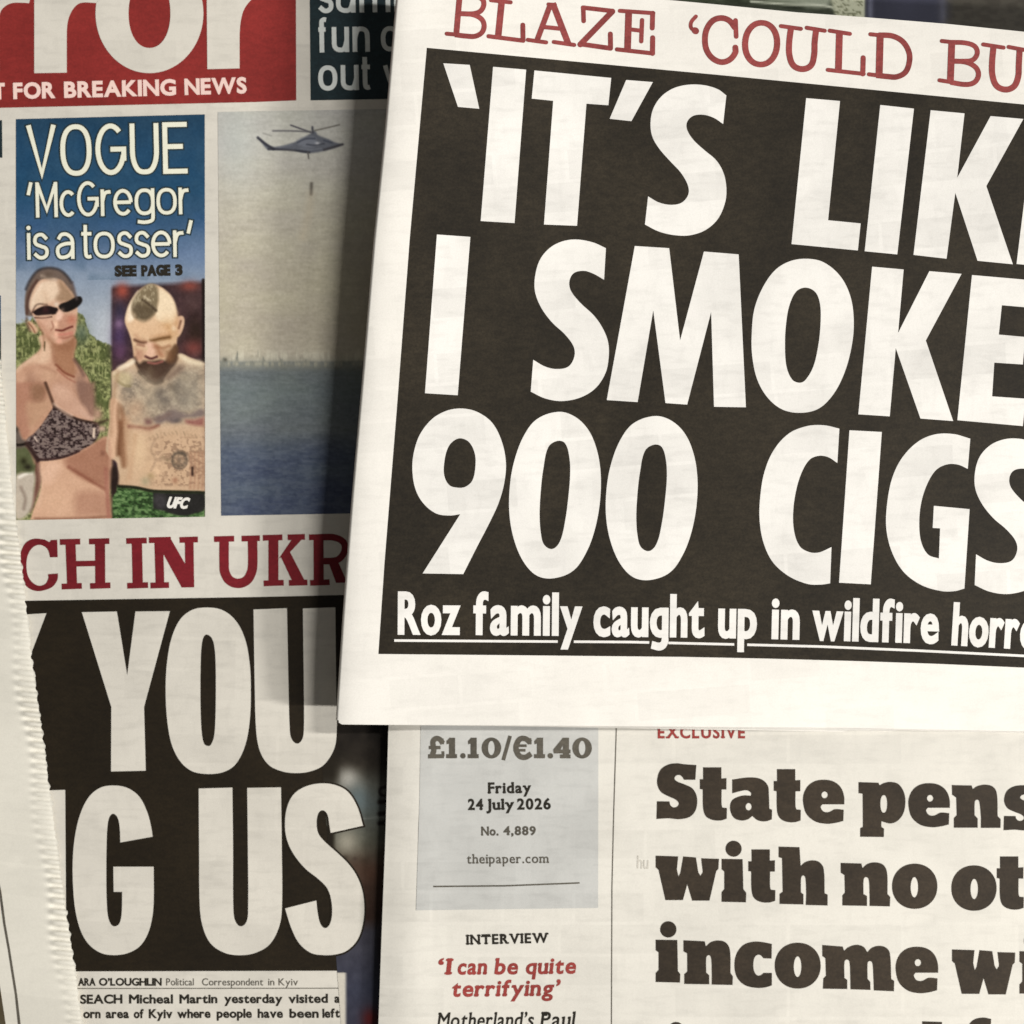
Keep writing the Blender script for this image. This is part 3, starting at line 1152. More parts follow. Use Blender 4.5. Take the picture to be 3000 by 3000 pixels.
p.line('700,1040 800,1060 900,1030', A1, (150, 106, 76), 8, 5, .8)
p.shape('570,1000 660,980 700,1080 720,1150 640,1190 560,1160 590,1080', A1, (222, 182, 156), 6)
p.shape('680,1000 780,1080 830,1180 740,1180 710,1100', A1, (162, 112, 84), 8, .8)
p.line('560,1180 640,1210 720,1185', A1, (88, 50, 46), 7, 3)
p.shape('420,1120 520,1080 550,1180 500,1250 420,1230', A1, (186, 140, 116), 8, .7)
p.shape('405,1190 470,1275 540,1240 640,1245 760,1225 850,1230 930,1090 1000,1020 1022,1180 985,1300 890,1420 785,1560 700,1575 600,1530 500,1430 430,1310', A1, (74, 55, 44), 5)
p.shape('860,1140 930,1060 1000,1020 1010,1150 960,1260 880,1260', A1, (112, 80, 54), 8, .8)
p.line('600,1265 700,1280 800,1250', A1, (148, 94, 84), 6, 3)
p.blob(620, 1390, 12, (98, 80, 64), A1, .8, 14)
p.line('470,1400 560,1500 700,1565 800,1530', A1, (52, 38, 28), 8, 4, .8)
# man: torso
tn, tn2 = p.noise(15, 13, 31, 3), p.noise(14, 14, 32, 2)
ch = p.shape('200,1480 500,1450 700,1600 900,1480 1060,1330 1390,1300! 1390,2000! 1000,2060 560,2080 300,2000 240,1800', A1, (152, 140, 124), 24, .8)
p.mix(ch * np.clip((tn - .5) * 4.2, 0, .6), (108, 98, 88))
p.mix(ch * np.clip((.45 - tn) * 3.2, 0, .5), (214, 200, 172))
p.shape('1000,1320 1110,1330 1040,1420 900,1500 860,1480', A1, (120, 98, 84), 8, .8)
p.blob(930, 1600, 12, (120, 106, 90), A1, .7)
p.blob(1120, 1490, 14, (150, 136, 116), A1, .8)
p.shape('100,1440 260,1400 360,1460 340,1590 200,1560', A1, (196, 180, 140), 8, .7)
p.line('170,1530 260,1590 340,1600', A1, (140, 126, 90), 6, 4, .7)
p.shape('160,1340 300,1270 400,1225 380,1290 240,1350', A1, (238, 222, 196), 6, .8)
p.shape('1040,1150 1200,1215 1380,1290 1200,1290 1080,1230', A1, (232, 216, 186), 6, .8)
p.shape('60,200 170,200 185,560 150,900 90,1040 40,860 70,520', A2, (214, 176, 146), 5)
p.shape('170,250 250,330 260,640 290,1000 260,1170 200,1010 150,980 170,640', A2, (112, 72, 48), 6, .85)
p.shape('210,420 330,480 330,900 300,1140 250,900 250,600', A2, (176, 132, 102), 12, .55)
p.shape('330,640 620,650 900,600 1400,580! 1400,1500! 800,1490 400,1430 200,1390 300,1100', A2, (200, 166, 134), 22, .6)
p.line('330,575 480,590 620,605 740,560', A2, (138, 94, 78), 9, 5)
p.blob(600, 510, 12, (112, 76, 74), A2, .9, 10)
p.shape('680,470 800,400 960,350 1060,380 1200,400 1330,330 1390,340! 1380,430 1180,450 1060,470 960,520 860,500 740,540', A2, (116, 100, 98), 6, .85)
p.shape('1120,500 1250,480 1390,440! 1390,570! 1260,560', A2, (148, 98, 88), 6)
p.blob(1000, 490, 14, (84, 76, 76), A2, .8, 8)
p.blob(960, 400, 20, (128, 112, 106), A2, .6)
bm = np.clip((p.x - 420) / 60, 0, 1) * np.clip((p.y - 1275) / 14, 0, 1) * np.clip((1428 - p.y) / 8, 0, 1)
p.mix(bm * np.clip((p.noise(9, 7, 41, 2) - .5) * 5, 0, .6), (138, 110, 90))
for k in range(15):
    t = k / 14
    x_, y_ = 620 + 760 * t, 800 - 130 * math.sin(math.pi * (0.15 + .7 * t))
    j1, j2 = math.sin(k * 7.3) * 16, math.cos(k * 5.1) * 10
    p.line('%f,%f %f,%f %f,%f' % (x_ - 8, y_ - 18 + j2, x_ + j1 * .6, y_, x_ + 12, y_ + 20 - j2), A2, (146, 124, 100), 3.2, 2.5, .45 + .25 * math.sin(k * 3.7))
for k in range(11):
    aa = 2 * math.pi * k / 11
    p.blob(1040 + 95 * math.cos(aa), 1040 + 100 * math.sin(aa), 6.5, (96, 84, 72), A2, .75)
p.blob(1040, 1050, 8, (120, 104, 88), A2, .8, 12)
p.blob(1080, 960, 12, (92, 80, 66), A2, .8, 5)
p.blob(870, 1050, 7, (140, 118, 94), A2, .8)
p.blob(800, 1020, 7, (140, 118, 94), A2, .8)
for x_ in (1200, 1255, 1310, 1365):
    p.line('%d,950 %d,1200 %d,1450' % (x_, x_ + 10, x_ - 5), A2, (164, 124, 100), 6, 4, .7)
p.line('1225,1160 1225,1260', A2, (52, 34, 28), 6, 3)
p.blob(640, 1270, 11, (140, 120, 84), A2, .8, 9)
p.blob(560, 1350, 14, (160, 150, 120), A2, .8)
p.blob(980, 1340, 9, (160, 116, 92), A2, .8)
p.blob(700, 1190, 26, (226, 192, 156), A2, .6)
p.shape('70,1180 130,1140 180,1260 170,1400 130,1560 90,1560 60,1300', A2, (46, 33, 28), 5)
sh = p.shape('160,1420! 400,1430 650,1480 1400,1500! 1400,1880! 100,1900! 100,1580 150,1500', A2, (72, 100, 58), 3)
gn = p.noise(10, 6, 51, 2)
p.mix(sh * np.clip((gn - .54) * 6, 0, .7), (124, 150, 100))
p.mix(sh * np.clip((.44 - gn) * 7, 0, .85), (40, 56, 30))
p.line('180,1420 420,1440 660,1490 900,1500 1390,1510', A2, (40, 30, 20), 7, 3.5)
p.shape('670,1510! 900,1520 1395,1520! 1395,1750 1280,1800 1130,1840 960,1820 820,1770 670,1740!', A2, (42, 40, 38), 3)
p.shape('690,1560 830,1560 830,1730 720,1720', A2, (74, 70, 72), 8, .7)
p.line('0,1180 20,1500 40,1850', A2, (160, 108, 92), 12, 4, .8)
# softer modelling of the two bodies in the picture, as the press photograph shows it
p.line('30,1570 140,1480 310,1370', W1, (230, 200, 174), 7, 6, .6)
p.line('430,1310 420,1400 330,1480', W1, (226, 194, 166), 8, 7, .6)
p.line('330,1500 470,1540 590,1600', W1, (160, 118, 96), 6, 6, .5)
p.line('540,1240 570,1380 600,1480', W1, (146, 102, 78), 8, 7, .55)
p.blob(700, 1900, 26, (206, 168, 144), W1, .7, 20)
p.blob(330, 1600, 16, (206, 166, 140), W1, .6, 24)
p.line('560,300 680,400 800,460', W2, (226, 196, 176), 6, 6, .75)
p.line('930,400 1040,480 1110,500', W2, (206, 170, 150), 6, 6, .6)
p.line('360,1150 380,1400 350,1700', W2, (226, 192, 166), 8, 7, .5)
p.line('1310,800 1335,1150 1310,1500', W2, (186, 142, 120), 7, 6, .6)
p.blob(1230, 980, 8, (120, 80, 64), W2, .6, 9)
p.blob(560, 1650, 40, (220, 182, 152), W2, .5, 40)
p.line('430,470 470,560 440,640', W1, (190, 156, 128), 9, 8, .35)
p.line('330,870 420,960 480,1090', W1, (176, 128, 104), 8, 7, .55)
p.blob(510, 1040, 12, (186, 136, 112), W1, .5)
p.line('250,690 300,520 400,350', W1, (236, 214, 192), 5, 5, .5)
p.line('120,1420 300,1310 400,1250', A1, (246, 232, 208), 5, 5, .5)
p.line('150,1640 190,1850 200,2050', A1, (226, 200, 170), 9, 8, .5)
p.blob(640, 1720, 40, (196, 178, 152), A1, .6, 50)
p.blob(1180, 1700, 50, (166, 156, 138), A1, .6, 60)
p.line('690,1600 700,1750 720,2000', A1, (152, 138, 118), 5, 6, .45)
p.blob(420, 330, 30, (196, 160, 130), A2, .6, 30)
p.line('380,590 470,640 640,640', A2, (190, 150, 124), 8, 8, .5)
p.line('780,640 790,900 800,1400', A2, (186, 156, 128), 6, 8, .45)
p.blob(470, 900, 26, (224, 196, 160), A2, .6, 60)
p.line('420,700 380,1000 330,1300', A2, (190, 150, 118), 8, 8, .45)
p.line('1390,560 1385,1000 1390,1480', A2, (170, 138, 112), 8, 7, .5)
p.line('300,700 330,560 410,600', A1, (226, 194, 160), 6, 7, .4)
p.line('420,880 480,940 560,960', A1, (170, 126, 98), 8, 6, .5)
p.line('640,900 760,880 900,860', A1, (186, 142, 104), 7, 6, .5)
p.line('420,1060 470,1150 440,1200', A1, (168, 124, 102), 7, 6, .5)
p.line('830,1090 900,1150 880,1230', A1, (140, 100, 72), 8, 7, .55)
p.blob(1000, 720, 10, (196, 150, 110), A1, .6, 30)
p.line('170,1400 90,1900 70,2300', A1, (166, 132, 104), 7, 7, .6)
p.line('560,2080 760,2060 900,1990', A1, (128, 104, 92), 6, 6, .5)
p.blob(760, 1700, 16, (92, 84, 78), A1, .6, 22)
p.blob(840, 1820, 18, (98, 90, 84), A1, .55, 18)
p.blob(1000, 1640, 14, (96, 88, 80), A1, .55, 18)
p.blob(1100, 1800, 20, (104, 96, 88), A1, .5, 20)
p.blob(620, 1840, 14, (110, 100, 90), A1, .5, 14)
p.line('940,1000 1000,960 1090,960 1140,1020 1140,1120 1060,1180 970,1150 940,1070 950,1000', A2, (92, 80, 70), 3, 2.5, .7)
p.line('700,760 640,900 700,1060 640,1200', A2, (140, 116, 96), 4, 4, .5)
p.line('1200,1080 1300,1180 1380,1150', A2, (130, 100, 84), 5, 4, .5)
p.line('170,1425 430,1442 660,1490 1000,1502 1390,1515', A2, (34, 40, 24), 6, 3, .9)
p.line('420,1500 400,1700 380,1880', A2, (44, 62, 36), 5, 4, .7)
grain = p.noise(4.2, 4.2, 95, 2) - .5
soft_n = p.noise(22, 22, 96, 3) - .5
p.c = 116 + (p.c - 116) * 1.10 + (grain * 11 + soft_n * 12)[:, None]
two = p.build('picture', N1, 1)
two['label'] = 'printed colour picture of a woman in sunglasses and a bearded man'



def picture_title(g):
    return join([
        sk_text('VOGUE', 79, 518, 550, 508, 151, 105, 14.2, gap=0.80, grow=g),
        sk_text('‘McGregor', 79, 638, 560, 627, 103, 78, 10.2, desc=26, gap=0.55, grow=g),
        sk_text('is a tosser’', 80, 761, 567, 752, 106, 78, 10.2, desc=24, gap=0.50, space=1.8, grow=g)])


N1.ink('letter_outline', picture_title(9.0), 'shade_line', 2, two)
N1.ink('picture_title_lettering', picture_title(0.0), 'pale_cream', 3, two)
N1.ink('picture_caption_lettering', type_words([('SEE', 336, 808, 401, 807), ('PAGE', 414, 807, 500, 805), ('3', 514, 805, 536, 804)], 28, bold=3.0, gap=0.15), 'black_small', 2, two)
N1.ink('waistband_lettering', type_words([('UFC', 486, 1486, 548, 1489)], 30, bold=2.2, shear=0.3, gap=0.1), 'paper_white', 2, two)

# picture with the helicopter over the sea
F6 = frame(500, 700, .38820)
h = Picture((638, 328), (1260, 317), (1262, 1500), (648, 1511), 2.4)
s1, s2, s3 = h.noise(34, 7, 61, 3), h.noise(9, 9, 62, 3), h.noise(120, 60, 63, 2)
h.vgrad([(317, (188, 186, 178)), (420, (198, 195, 186)), (600, (197, 191, 173)), (800, (192, 184, 163)), (960, (190, 181, 160)), (1035, (192, 183, 163)), (1055, (188, 181, 162)),
         (1062, (114, 120, 118)), (1150, (112, 121, 121)), (1260, (108, 114, 117)), (1330, (84, 94, 110)), (1511, (72, 81, 101))])
h.c += ((s1 - .5) * 18 + (s2 - .5) * 18)[:, None]
h.c += (s3 - .5)[:, None] * np.array([18, 20, 10])
h.blob(690, 420, 60, (184, 190, 184), alpha=.5, ry=120)
tree = h.noise(8, 60, 64, 2)
edge = 1064 - np.clip(tree - .52, 0, 1) * 130 * np.clip((980 - h.x) / 120, 0, 1)
h.mix(np.clip((h.y - edge) / 12, 0, .8) * np.clip((1090 - h.y) / 20, 0, 1), (130, 131, 120))
h.mix(np.exp(-((h.y - 1064) / 16) ** 2) * .45, (154, 152, 138))
h.mix(np.clip(1 - np.abs(h.y - 1066) / 12, 0, 1) * np.clip((h.noise(7, 26, 66, 2) - .42) * 3, 0, .8), (176, 172, 152))
h.mix(np.exp(-((h.y - 1042) / 14) ** 2) * np.clip((h.noise(9, 40, 65, 2) - .5) * 4, 0, .7), (214, 208, 186))
h.blob(660, 1054, 6, (90, 88, 78), alpha=.9)
h.shape('400,1030! 420,1048 470,1088 530,1108 670,1075 760,1030 805,1002 830,988 855,1020 930,1048 985,1075 1045,1088! 1000,1110 900,1140 800,1156 720,1150 660,1130 480,1132 455,1112 430,1080', F2, (104, 107, 115), 3)
h.shape('700,1060 800,1030 840,1050 820,1110 720,1100', F2, (132, 136, 146), 5, .8)
h.blob(850, 1083, 7, (216, 216, 220), F2, .95, 5)
h.line('400,1040 470,1095 520,1125', F2, (50, 50, 58), 7, 3)
h.line('480,1125 640,1132 790,1150', F2, (48, 48, 56), 5, 3)
h.line('900,1130 980,1108 1040,1090', F2, (64, 62, 66), 6, 3)
h.line('650,945 720,970 800,998', F2, (84, 82, 88), 4.5, 2)
h.line('515,988 650,988 800,995', F2, (104, 102, 104), 4.5, 2)
h.line('830,985 920,965 1015,942', F2, (112, 108, 100), 4, 2)
h.line('440,1005 500,1025', F2, (150, 148, 140), 4, 2.5, .8)
h.line('812,960 815,1000', F2, (70, 70, 78), 6, 2.5)
h.line('778,1150 784,1195', F2, (100, 96, 92), 4, 2)
h.line('805,1385 802,1465', F2, (104, 98, 88), 8, 4)
h.line('800,1470 780,1620 740,1790', F2, (212, 196, 168), 16, 14, .45)
h.line('700,1075 760,1048 830,1046', F2, (54, 58, 70), 4, 2.5, .8)
h.line('770,1090 830,1096 900,1084', F2, (60, 62, 72), 4, 2.5, .8)
h.line('900,1060 960,1078', F2, (70, 74, 86), 5, 2.5, .8)
h.line('720,1120 800,1130 880,1118', F2, (138, 142, 152), 3, 2, .6)
h.line('560,1112 660,1092', F2, (136, 140, 150), 3, 2, .6)
h.mix((h.y > 1070) * np.clip((h.noise(22, 7, 67, 3) - .5) * 2, 0, .16), (142, 148, 152))
h.build('picture', N1, 1)['label'] = 'printed picture of a helicopter over pale haze and blue water'

# red line of type
def slab_h(f):
    return bars(f, ('532,352 545,690', 76), ('755,350 757,690', 76), ('452,356 606,352', 44), ('672,352 826,348', 44), ('466,692 618,686', 44), ('680,688 834,682', 44), ('540,520 750,516', 42))


red = [
    plus(poly('432,338! 436,470! 378,471! 366,425 345,395 298,377 250,395 212,450 200,530 212,612 250,664 298,685 345,668 366,625! 362,598! 438,592! 434,640 400,690 350,715 285,726 220,706 172,650 150,565 150,480 165,410 200,355 260,330 335,336! 375,356! 384,340!', G1)),
    slab_h(G1),
    bars(G1, ('1033,346 1040,684', 78), ('953,348 1108,344', 44), ('960,686 1118,680', 44)),
    bars(G1, ('1198,342 1208,684', 66), ('1428,340 1432,640', 66), ('1124,342 1290,338', 44), ('1136,684 1276,680', 44), ('1355,340 1494,336', 44)) +
    plus(straight('1165,322 1282,318 1466,640 1466,697 1372,699', G1)),
    bars(G2, ('146,332 146,520 152,585 188,645 252,668 316,645 352,585 362,520 360,330', 72, 'c'), ('70,334 222,330', 44), ('278,330 416,326', 44)),
    bars(G2, ('518,320 518,666', 76), ('438,324 586,320', 44), ('444,668 596,662', 44), ('625,320 756,316', 44), ('634,664 775,660', 44)) +
    plus(straight('560,478 660,330 742,326 628,448', G2), straight('575,470 640,425 762,660 670,672', G2)),
    bars(G2, ('858,318 860,662', 76), ('786,320 900,316', 44), ('794,664 942,658', 44), ('880,318 980,322 1048,360 1052,430 1000,490 880,500', 50, 'c')) +
    plus(straight('930,500 1000,490 1075,662 990,664', G2)),
]
N1.ink('strapline_lettering', shapes_tri(*red), 'red_dark', 1)

# black headline panel
hp = N1.ink('headline_panel', quad('-250,1777 76,1760 750,1749 1010,1743 1300,1738 1320,2200 1120,2220 1010,2330 1006,2844 219,2846 -180,2852'), 'black_deep', 1)
yo = plus(poly('618,885! 882,880! 960,1362! 1022,880! 1282,877! 1087,1600! 1100,2081! 838,2087! 840,1600!', G1))
O_out = poly('1565,850 1680,870 1780,950 1850,1090 1885,1280 1893,1470 1885,1700 1850,1890 1780,2030 1690,2090 1570,2106 1450,2085 1360,2010 1295,1880 1262,1700 1250,1480 1260,1270 1295,1080 1360,940 1450,868', G1)
O_in = poly('1560,1053 1600,1083 1620,1160 1628,1300 1629,1480 1626,1680 1616,1820 1592,1885 1568,1895 1540,1877 1522,1790 1514,1640 1512,1460 1514,1280 1520,1150 1535,1075', G1)
U_1 = poly('368,865! 620,855! 633,1500 640,1750 652,1835 695,1877 735,1845 748,1760 748,1500 740,857! 985,848! 992,1500 996,1760 978,1910 900,2035 800,2085 690,2099 580,2085 480,2035 415,1930 388,1780 378,1500', G2)
U_2 = poly('-46,155! 208,148! 213,600 215,1050 228,1150 270,1195 315,1160 327,1060 325,600 320,150! 575,146! 581,600 583,1020 566,1180 495,1325 390,1392 270,1413 150,1395 45,1325 -15,1200 -38,1040 -43,600', G4)
G_1 = poly('1152,518! 908,562! 905,470 890,380 855,345 825,372 810,450 804,600 802,800 805,1000 815,1120 838,1180 865,1195 900,1175 918,1100 922,935! 858,935! 855,745! 1160,745! 1160,1000 1150,1120 1120,1240 1060,1340 970,1395 860,1412 760,1395 670,1330 610,1230 570,1080 552,900 549,700 565,520 605,350 670,220 755,150 855,132 960,150 1050,215 1110,330 1140,440', G3)
S_1 = poly('1195,435! 950,490! 940,430 925,350 890,319 855,345 844,430 860,500 910,560 1000,640 1090,730 1150,820 1190,930 1204,1060 1190,1190 1150,1300 1070,1380 980,1408 890,1412 800,1395 710,1320 650,1200 606,1060! 842,1000! 850,1080 870,1170 905,1208 940,1185 960,1110 955,1000 925,910 860,840 760,760 670,650 620,540 605,430 620,300 670,200 760,140 880,116 990,130 1080,180 1150,290', G4)
N1.ink('headline_lettering', shapes_tri(
    plus(straight('60,910 350,893 215,1250 20,1270', G1)), yo, [('+', O_out), ('-', O_in)], plus(U_1),
    plus(straight('200,174 492,165 500,1430 205,1436', G3)), plus(G_1), plus(U_2)), 'paper_grey', 2, hp)

# dim picture at the right of the headline, under the last letter
q = Picture((935, 2128), (1320, 2122), (1300, 3060), (1004, 3064), 4.0)
qn, qm = q.noise(26, 26, 71, 3), q.noise(120, 8, 72, 2)
q.vgrad([(2120, (22, 16, 10)), (2240, (30, 24, 16)), (2300, (78, 78, 70)), (2360, (84, 90, 86)), (2470, (82, 80, 68)), (2540, (66, 48, 36)), (2690, (52, 34, 26)), (2730, (58, 56, 64)), (2900, (54, 56, 70)), (3060, (48, 46, 58))])
q.c += ((qn - .5) * 22)[:, None]
q.blob(1020, 2282, 34, (172, 168, 158), alpha=.9, ry=36)
q.blob(1050, 2340, 34, (92, 104, 106), alpha=.8, ry=40)
q.blob(1015, 2466, 34, (156, 150, 134), alpha=.9, ry=40)
q.mix(np.clip((1000 - q.x) / 26, 0, 1) * (q.y < 2420) * np.clip((q.x * 0 + 1), 0, 1) * np.clip((2330 - q.y) / 60, 0.35, 1), (30, 24, 14))
q.mix(np.clip((985 - q.x) / 12, 0, 1) * (q.y >= 2420), (30, 24, 14))
q.line('1128,2305 1114,2312 1114,2326 1128,2332', ID, (20, 14, 12), 7, 3)
for yy in (2350, 2384, 2412):
    q.line('1112,%d 1130,%d' % (yy, yy - 2), ID, (22, 15, 12), 12, 4)
q.line('1060,2398 1130,2394', ID, (128, 130, 124), 2.5, 2, .7)
q.blob(1012, 2512, 7, (58, 48, 38), alpha=.7)
q.blob(1040, 2515, 6, (58, 44, 36), alpha=.7)
q.blob(1090, 2560, 26, (78, 52, 38), alpha=.7, ry=30)
q.blob(1085, 2985, 24, (94, 26, 26), alpha=.95, ry=30)
q.blob(1120, 2770, 16, (40, 28, 26), alpha=.7, ry=60)
q.mix(np.clip((1018 - q.x) / 9, 0, 1) * np.clip((q.y - 2848) / 3, 0, 1), (206, 199, 184))
side = q.build('picture', N1, 1.5)
side['label'] = 'dim blurred printed picture beside the headline'
S_line = fill([('+', fatten(S_1, 5.5 if area2(S_1) > 0 else -5.5))], 40)
N1.ink('letter_outline', S_line, 'black_deep', 2.2, hp)
N1.ink('headline_letter', fill(plus(S_1), 40), 'paper_grey', 3.2, hp)

N1.ink('byline_lettering', type_words([('ARA', 229, 2887, 280, 2887), ('O’LOUGHLIN', 290, 2887, 474, 2887)], 21, bold=1.2, gap=0.1), 'black_small', 1)
N1.ink('byline_role_lettering', type_words([('Political', 487, 2887, 568, 2887), ('Correspondent', 592, 2887, 771, 2887), ('in', 786, 2887, 804, 2887), ('Kyiv', 816, 2887, 873, 2887)], 21, bold=0.2), 'grey_small', 1)
N1.ink('rule_line', quad('150,2895 1000,2894 1000,2896.5 150,2897.5'), 'grey_small', 1)
N1.ink('body_text', type_words([
    ('SEACH', 235, 2940, 359, 2939), ('Micheal', 378, 2939, 507, 2939), ('Martin', 526, 2939, 637, 2938), ('yesterday', 658, 2938, 827, 2938), ('visited', 846, 2938, 961, 2937), ('a', 980, 2937, 996, 2937),
    ('orn', 244, 2982, 295, 2982), ('area', 310, 2982, 378, 2982), ('of', 392, 2982, 421, 2982), ('Kyiv', 436, 2982, 505, 2982), ('where', 520, 2982, 617, 2981), ('people', 635, 2981, 738, 2981), ('have', 755, 2981, 829, 2981), ('been', 848, 2981, 934, 2981), ('left', 945, 2981, 996, 2980)],
    25, bold=1.4, gap=0.1), 'black_small', 1)

# ================================================================== 2. folded paper lying on top
N2 = Newspaper('white folded newspaper on top of the pile with a black IT’S LIKE headline', H_folded, (1900, 1000))
inset = 9.0
left = [(fold_x(y) + inset, y) for y in np.linspace(-60, 2104, 60)]
out2 = np.array([(fold_x(-72) + inset, -70)] + left + [(986 + inset * .7, 2117), (1002, 2122.5), (1500, 2125), (2000, 2129), (2500, 2133), (3000, 2143), (3500, 2157), (3900, 2172),
                (3900, 172), (3000, 93), (2775, 70), (2529, 50), (2333, 36), (2100, 13), (1960, 0), (1500, -41)], float)
N2.sheet('front_page', out2, 'paper_white', 0.0, 0.12, 26)
# the fold: the sheet rolls round the left edge and goes back underneath
R = inset * 0.1
ys = np.linspace(-70, 2110, 110)
VV, FF = [], []
NA = 14
for y in ys:
    x = fold_x(y) + inset
    top = place(np.array([(x, y)]), N2.H, 0)[0]
    for k in range(NA + 1):
        th = math.pi * k / NA
        VV.append(top + np.array([-math.sin(th) * R * 1e-3, 0, -(1 - math.cos(th)) * R * 1e-3 * 1.25]))
for i in range(len(ys) - 1):
    for k in range(NA):
        a = i * (NA + 1) + k
        FF.append((a, a + 1, a + NA + 2, a + NA + 1))
mesh_object('fold', VV, FF, M['paper_white'], N2.e, N2.o)
for k in range(5):
    o = out2.copy()
    mid = np.array([2400, 1000.])
    d = np.where(o[:, 1] > 2100, 2.4 * k + 1.5 * math.sin(k * 2.1), 0)
    o[:, 1] += d * np.clip((o[:, 0] - 1200) / 1200, 0, 1) + np.where(o[:, 1] < 200, 4 + k, 0) * (o[:, 0] > 1300)
    o[:, 0] += np.where(o[:, 0] < 1250, 10, 0)
    N2.sheet('inner_page', o, 'paper_white', 0.42 + 0.45 * k, 0.16, 45)

F3 = frame(1200, 0, .46584)
F4 = frame(2100, 0, .46584)
F7 = frame(1100, 700, .49172)
F8 = frame(2050, 700, .49172)
B1 = frame(1240, 0, .31056)
B2 = frame(1800, 0, .31056)
B3 = frame(2400, 60, .31056)

top_line = [
    bars(B1, ('345,-50 312,330', 55), ('222,318 330,328', 39, '', 1), ('240,-62 345,-52', 39, '', 1), ('330,-50 470,-42 555,-10 572,45 540,105 470,130 330,128', 48, 'c'), ('330,128 470,138 550,180 575,240 555,305 490,342 400,340 300,328', 48, 'c')),
    bars(B1, ('745,-30 706,360', 62), ('640,2 825,22', 39, '', 1), ('617,342 945,384', 41, '', 1), ('942,380 940,236', 46, '', 1)),
    bars(B1, ('1205,30 1068,398', 52), ('1222,30 1372,420', 59), ('1180,40 1245,44', 34, '', 1), ('1130,254 1290,270', 41), ('987,376 1160,400', 39, '', 1), ('1232,396 1425,424', 39, '', 1)),
    bars(B1, ('1508,72 1788,104', 43, '', 1), ('1510,75 1514,198', 43, '', 1), ('1785,108 1482,420', 55, '', 1), ('1482,415 1768,456', 46, '', 1), ('1768,456 1766,320', 46, '', 1)),
    bars(B2, ('136,110 124,480', 64), ('52,102 368,124', 39, '', 1), ('362,124 358,265', 46, '', 1), ('140,276 255,290', 39), ('262,190 254,390', 41, '', 1), ('25,466 365,504', 41, '', 1), ('360,504 362,356', 48, '', 1)),
    bars(B2, ('770,155 728,205 722,255 752,290', 36, 'c', 1), ('762,288 768,292', 64, '', 1)),
    bars(B2, ('1140,262 1085,195 1010,170 930,195 872,275 855,375 872,475 930,552 1012,586 1090,562 1142,495 1142,448', 55, 'c', 1), ('1144,192 1150,345', 43, '', 1)),
    [('+', ell(1385, 412, 180, 224, B2, 50, 2.1, 0.05)), ('-', ell(1385, 412, 122, 170, B2, 44, 2.1, 0.05))],
    bars(B2, ('1668,255 1650,400 1652,520 1690,618 1775,652 1855,618 1885,520 1890,400 1904,280', 57, 'c'), ('1572,246 1760,272', 39, '', 1), ('1815,262 1985,290', 39, '', 1)),
    bars(B3, ('192,108 182,480', 64), ('100,96 290,126', 39, '', 1), ('82,466 420,504', 39, '', 1), ('412,504 416,352', 48, '', 1)),
    bars(B3, ('576,140 566,520', 66), ('484,130 600,142', 39, '', 1), ('470,508 580,522', 39, '', 1), ('560,138 690,146 790,200 848,300 850,400 812,490 730,532 640,528 540,518', 52, 'c')),
    bars(B3, ('1252,205 1238,590', 64), ('1158,194 1270,206', 39, '', 1), ('1136,564 1250,582', 39, '', 1), ('1240,206 1380,212 1470,245 1492,310 1450,372 1360,384 1240,380', 46, 'c'), ('1240,384 1380,392 1475,440 1504,510 1470,580 1390,604 1240,584', 48, 'c')),
    bars(B3, ('1645,250 1632,400 1636,520 1676,618 1762,652 1840,620 1878,530 1884,420 1892,275', 57, 'c'), ('1548,226 1740,256', 39, '', 1), ('1788,250 1960,282', 39, '', 1)),
]
N2.ink('strapline_lettering', shapes_tri(*top_line), 'red_rose', 1)

bp = N2.ink('headline_panel', quad('1251,140 2100,219 3000,306 3720,380 3700,2000 3300,1973 3000,1956 2750,1945 2518,1937 2250,1929.5 2000,1924.5 1550,1920 1109,1916 1127,1650 1163,1200 1201,700'), 'black_brown', 1)
S_l1 = '1992,600! 1972,780! 1915,742 1850,722 1785,728 1746,765 1745,815 1785,880 1855,945 1930,1010 1975,1090 1992,1180 1985,1270 1940,1375 1860,1447 1760,1480 1660,1478 1565,1455 1480,1412! 1500,1235! 1565,1272 1640,1288 1710,1275 1752,1225 1750,1165 1705,1085 1640,1015 1570,935 1527,860 1515,780 1530,690 1580,610 1660,555 1760,532 1860,537 1940,562'
S_l2 = '1373,55! 1362,243! 1300,208 1240,190 1180,205 1155,255 1165,310 1220,380 1300,455 1350,525 1385,610 1390,700 1370,800 1310,890 1220,945 1110,966 1010,950 925,910! 940,720! 1010,760 1080,775 1150,760 1185,700 1180,640 1130,570 1050,495 985,405 950,310 953,210 985,115 1050,45 1130,10 1210,4 1300,22'
P, C = pts(S_l2)
S2p = smooth_path(P, C)
kk = (S2p[:, 1] - 5) / 960
S3p = np.stack([S2p[:, 0] + 680 + 35 * kk, S2p[:, 1] + 1185 - 35 * kk], 1)
nine_o = poly('523,1997! 281,1993! 505,1640! 440,1648 360,1635 285,1575 238,1490 220,1380 228,1275 265,1165 335,1075 420,1025 510,1010 605,1030 695,1095 752,1205 777,1330 768,1450 735,1570 680,1690 605,1835', F7)
nine_i = poly('510,1188 560,1213 592,1280 595,1360 577,1440 535,1477 490,1482 440,1467 410,1410 410,1330 430,1248 465,1203', F7)
z_o = '1090,1030 1190,1060 1270,1140 1320,1260 1342,1400 1338,1560 1310,1720 1260,1860 1180,1975 1060,2022 960,2005 880,1920 825,1790 798,1640 800,1480 825,1330 880,1180 960,1075'
z_i = '1085,1203 1130,1218 1155,1300 1160,1400 1150,1530 1130,1680 1100,1800 1055,1847 1005,1822 985,1750 978,1640 985,1500 1000,1370 1030,1240'
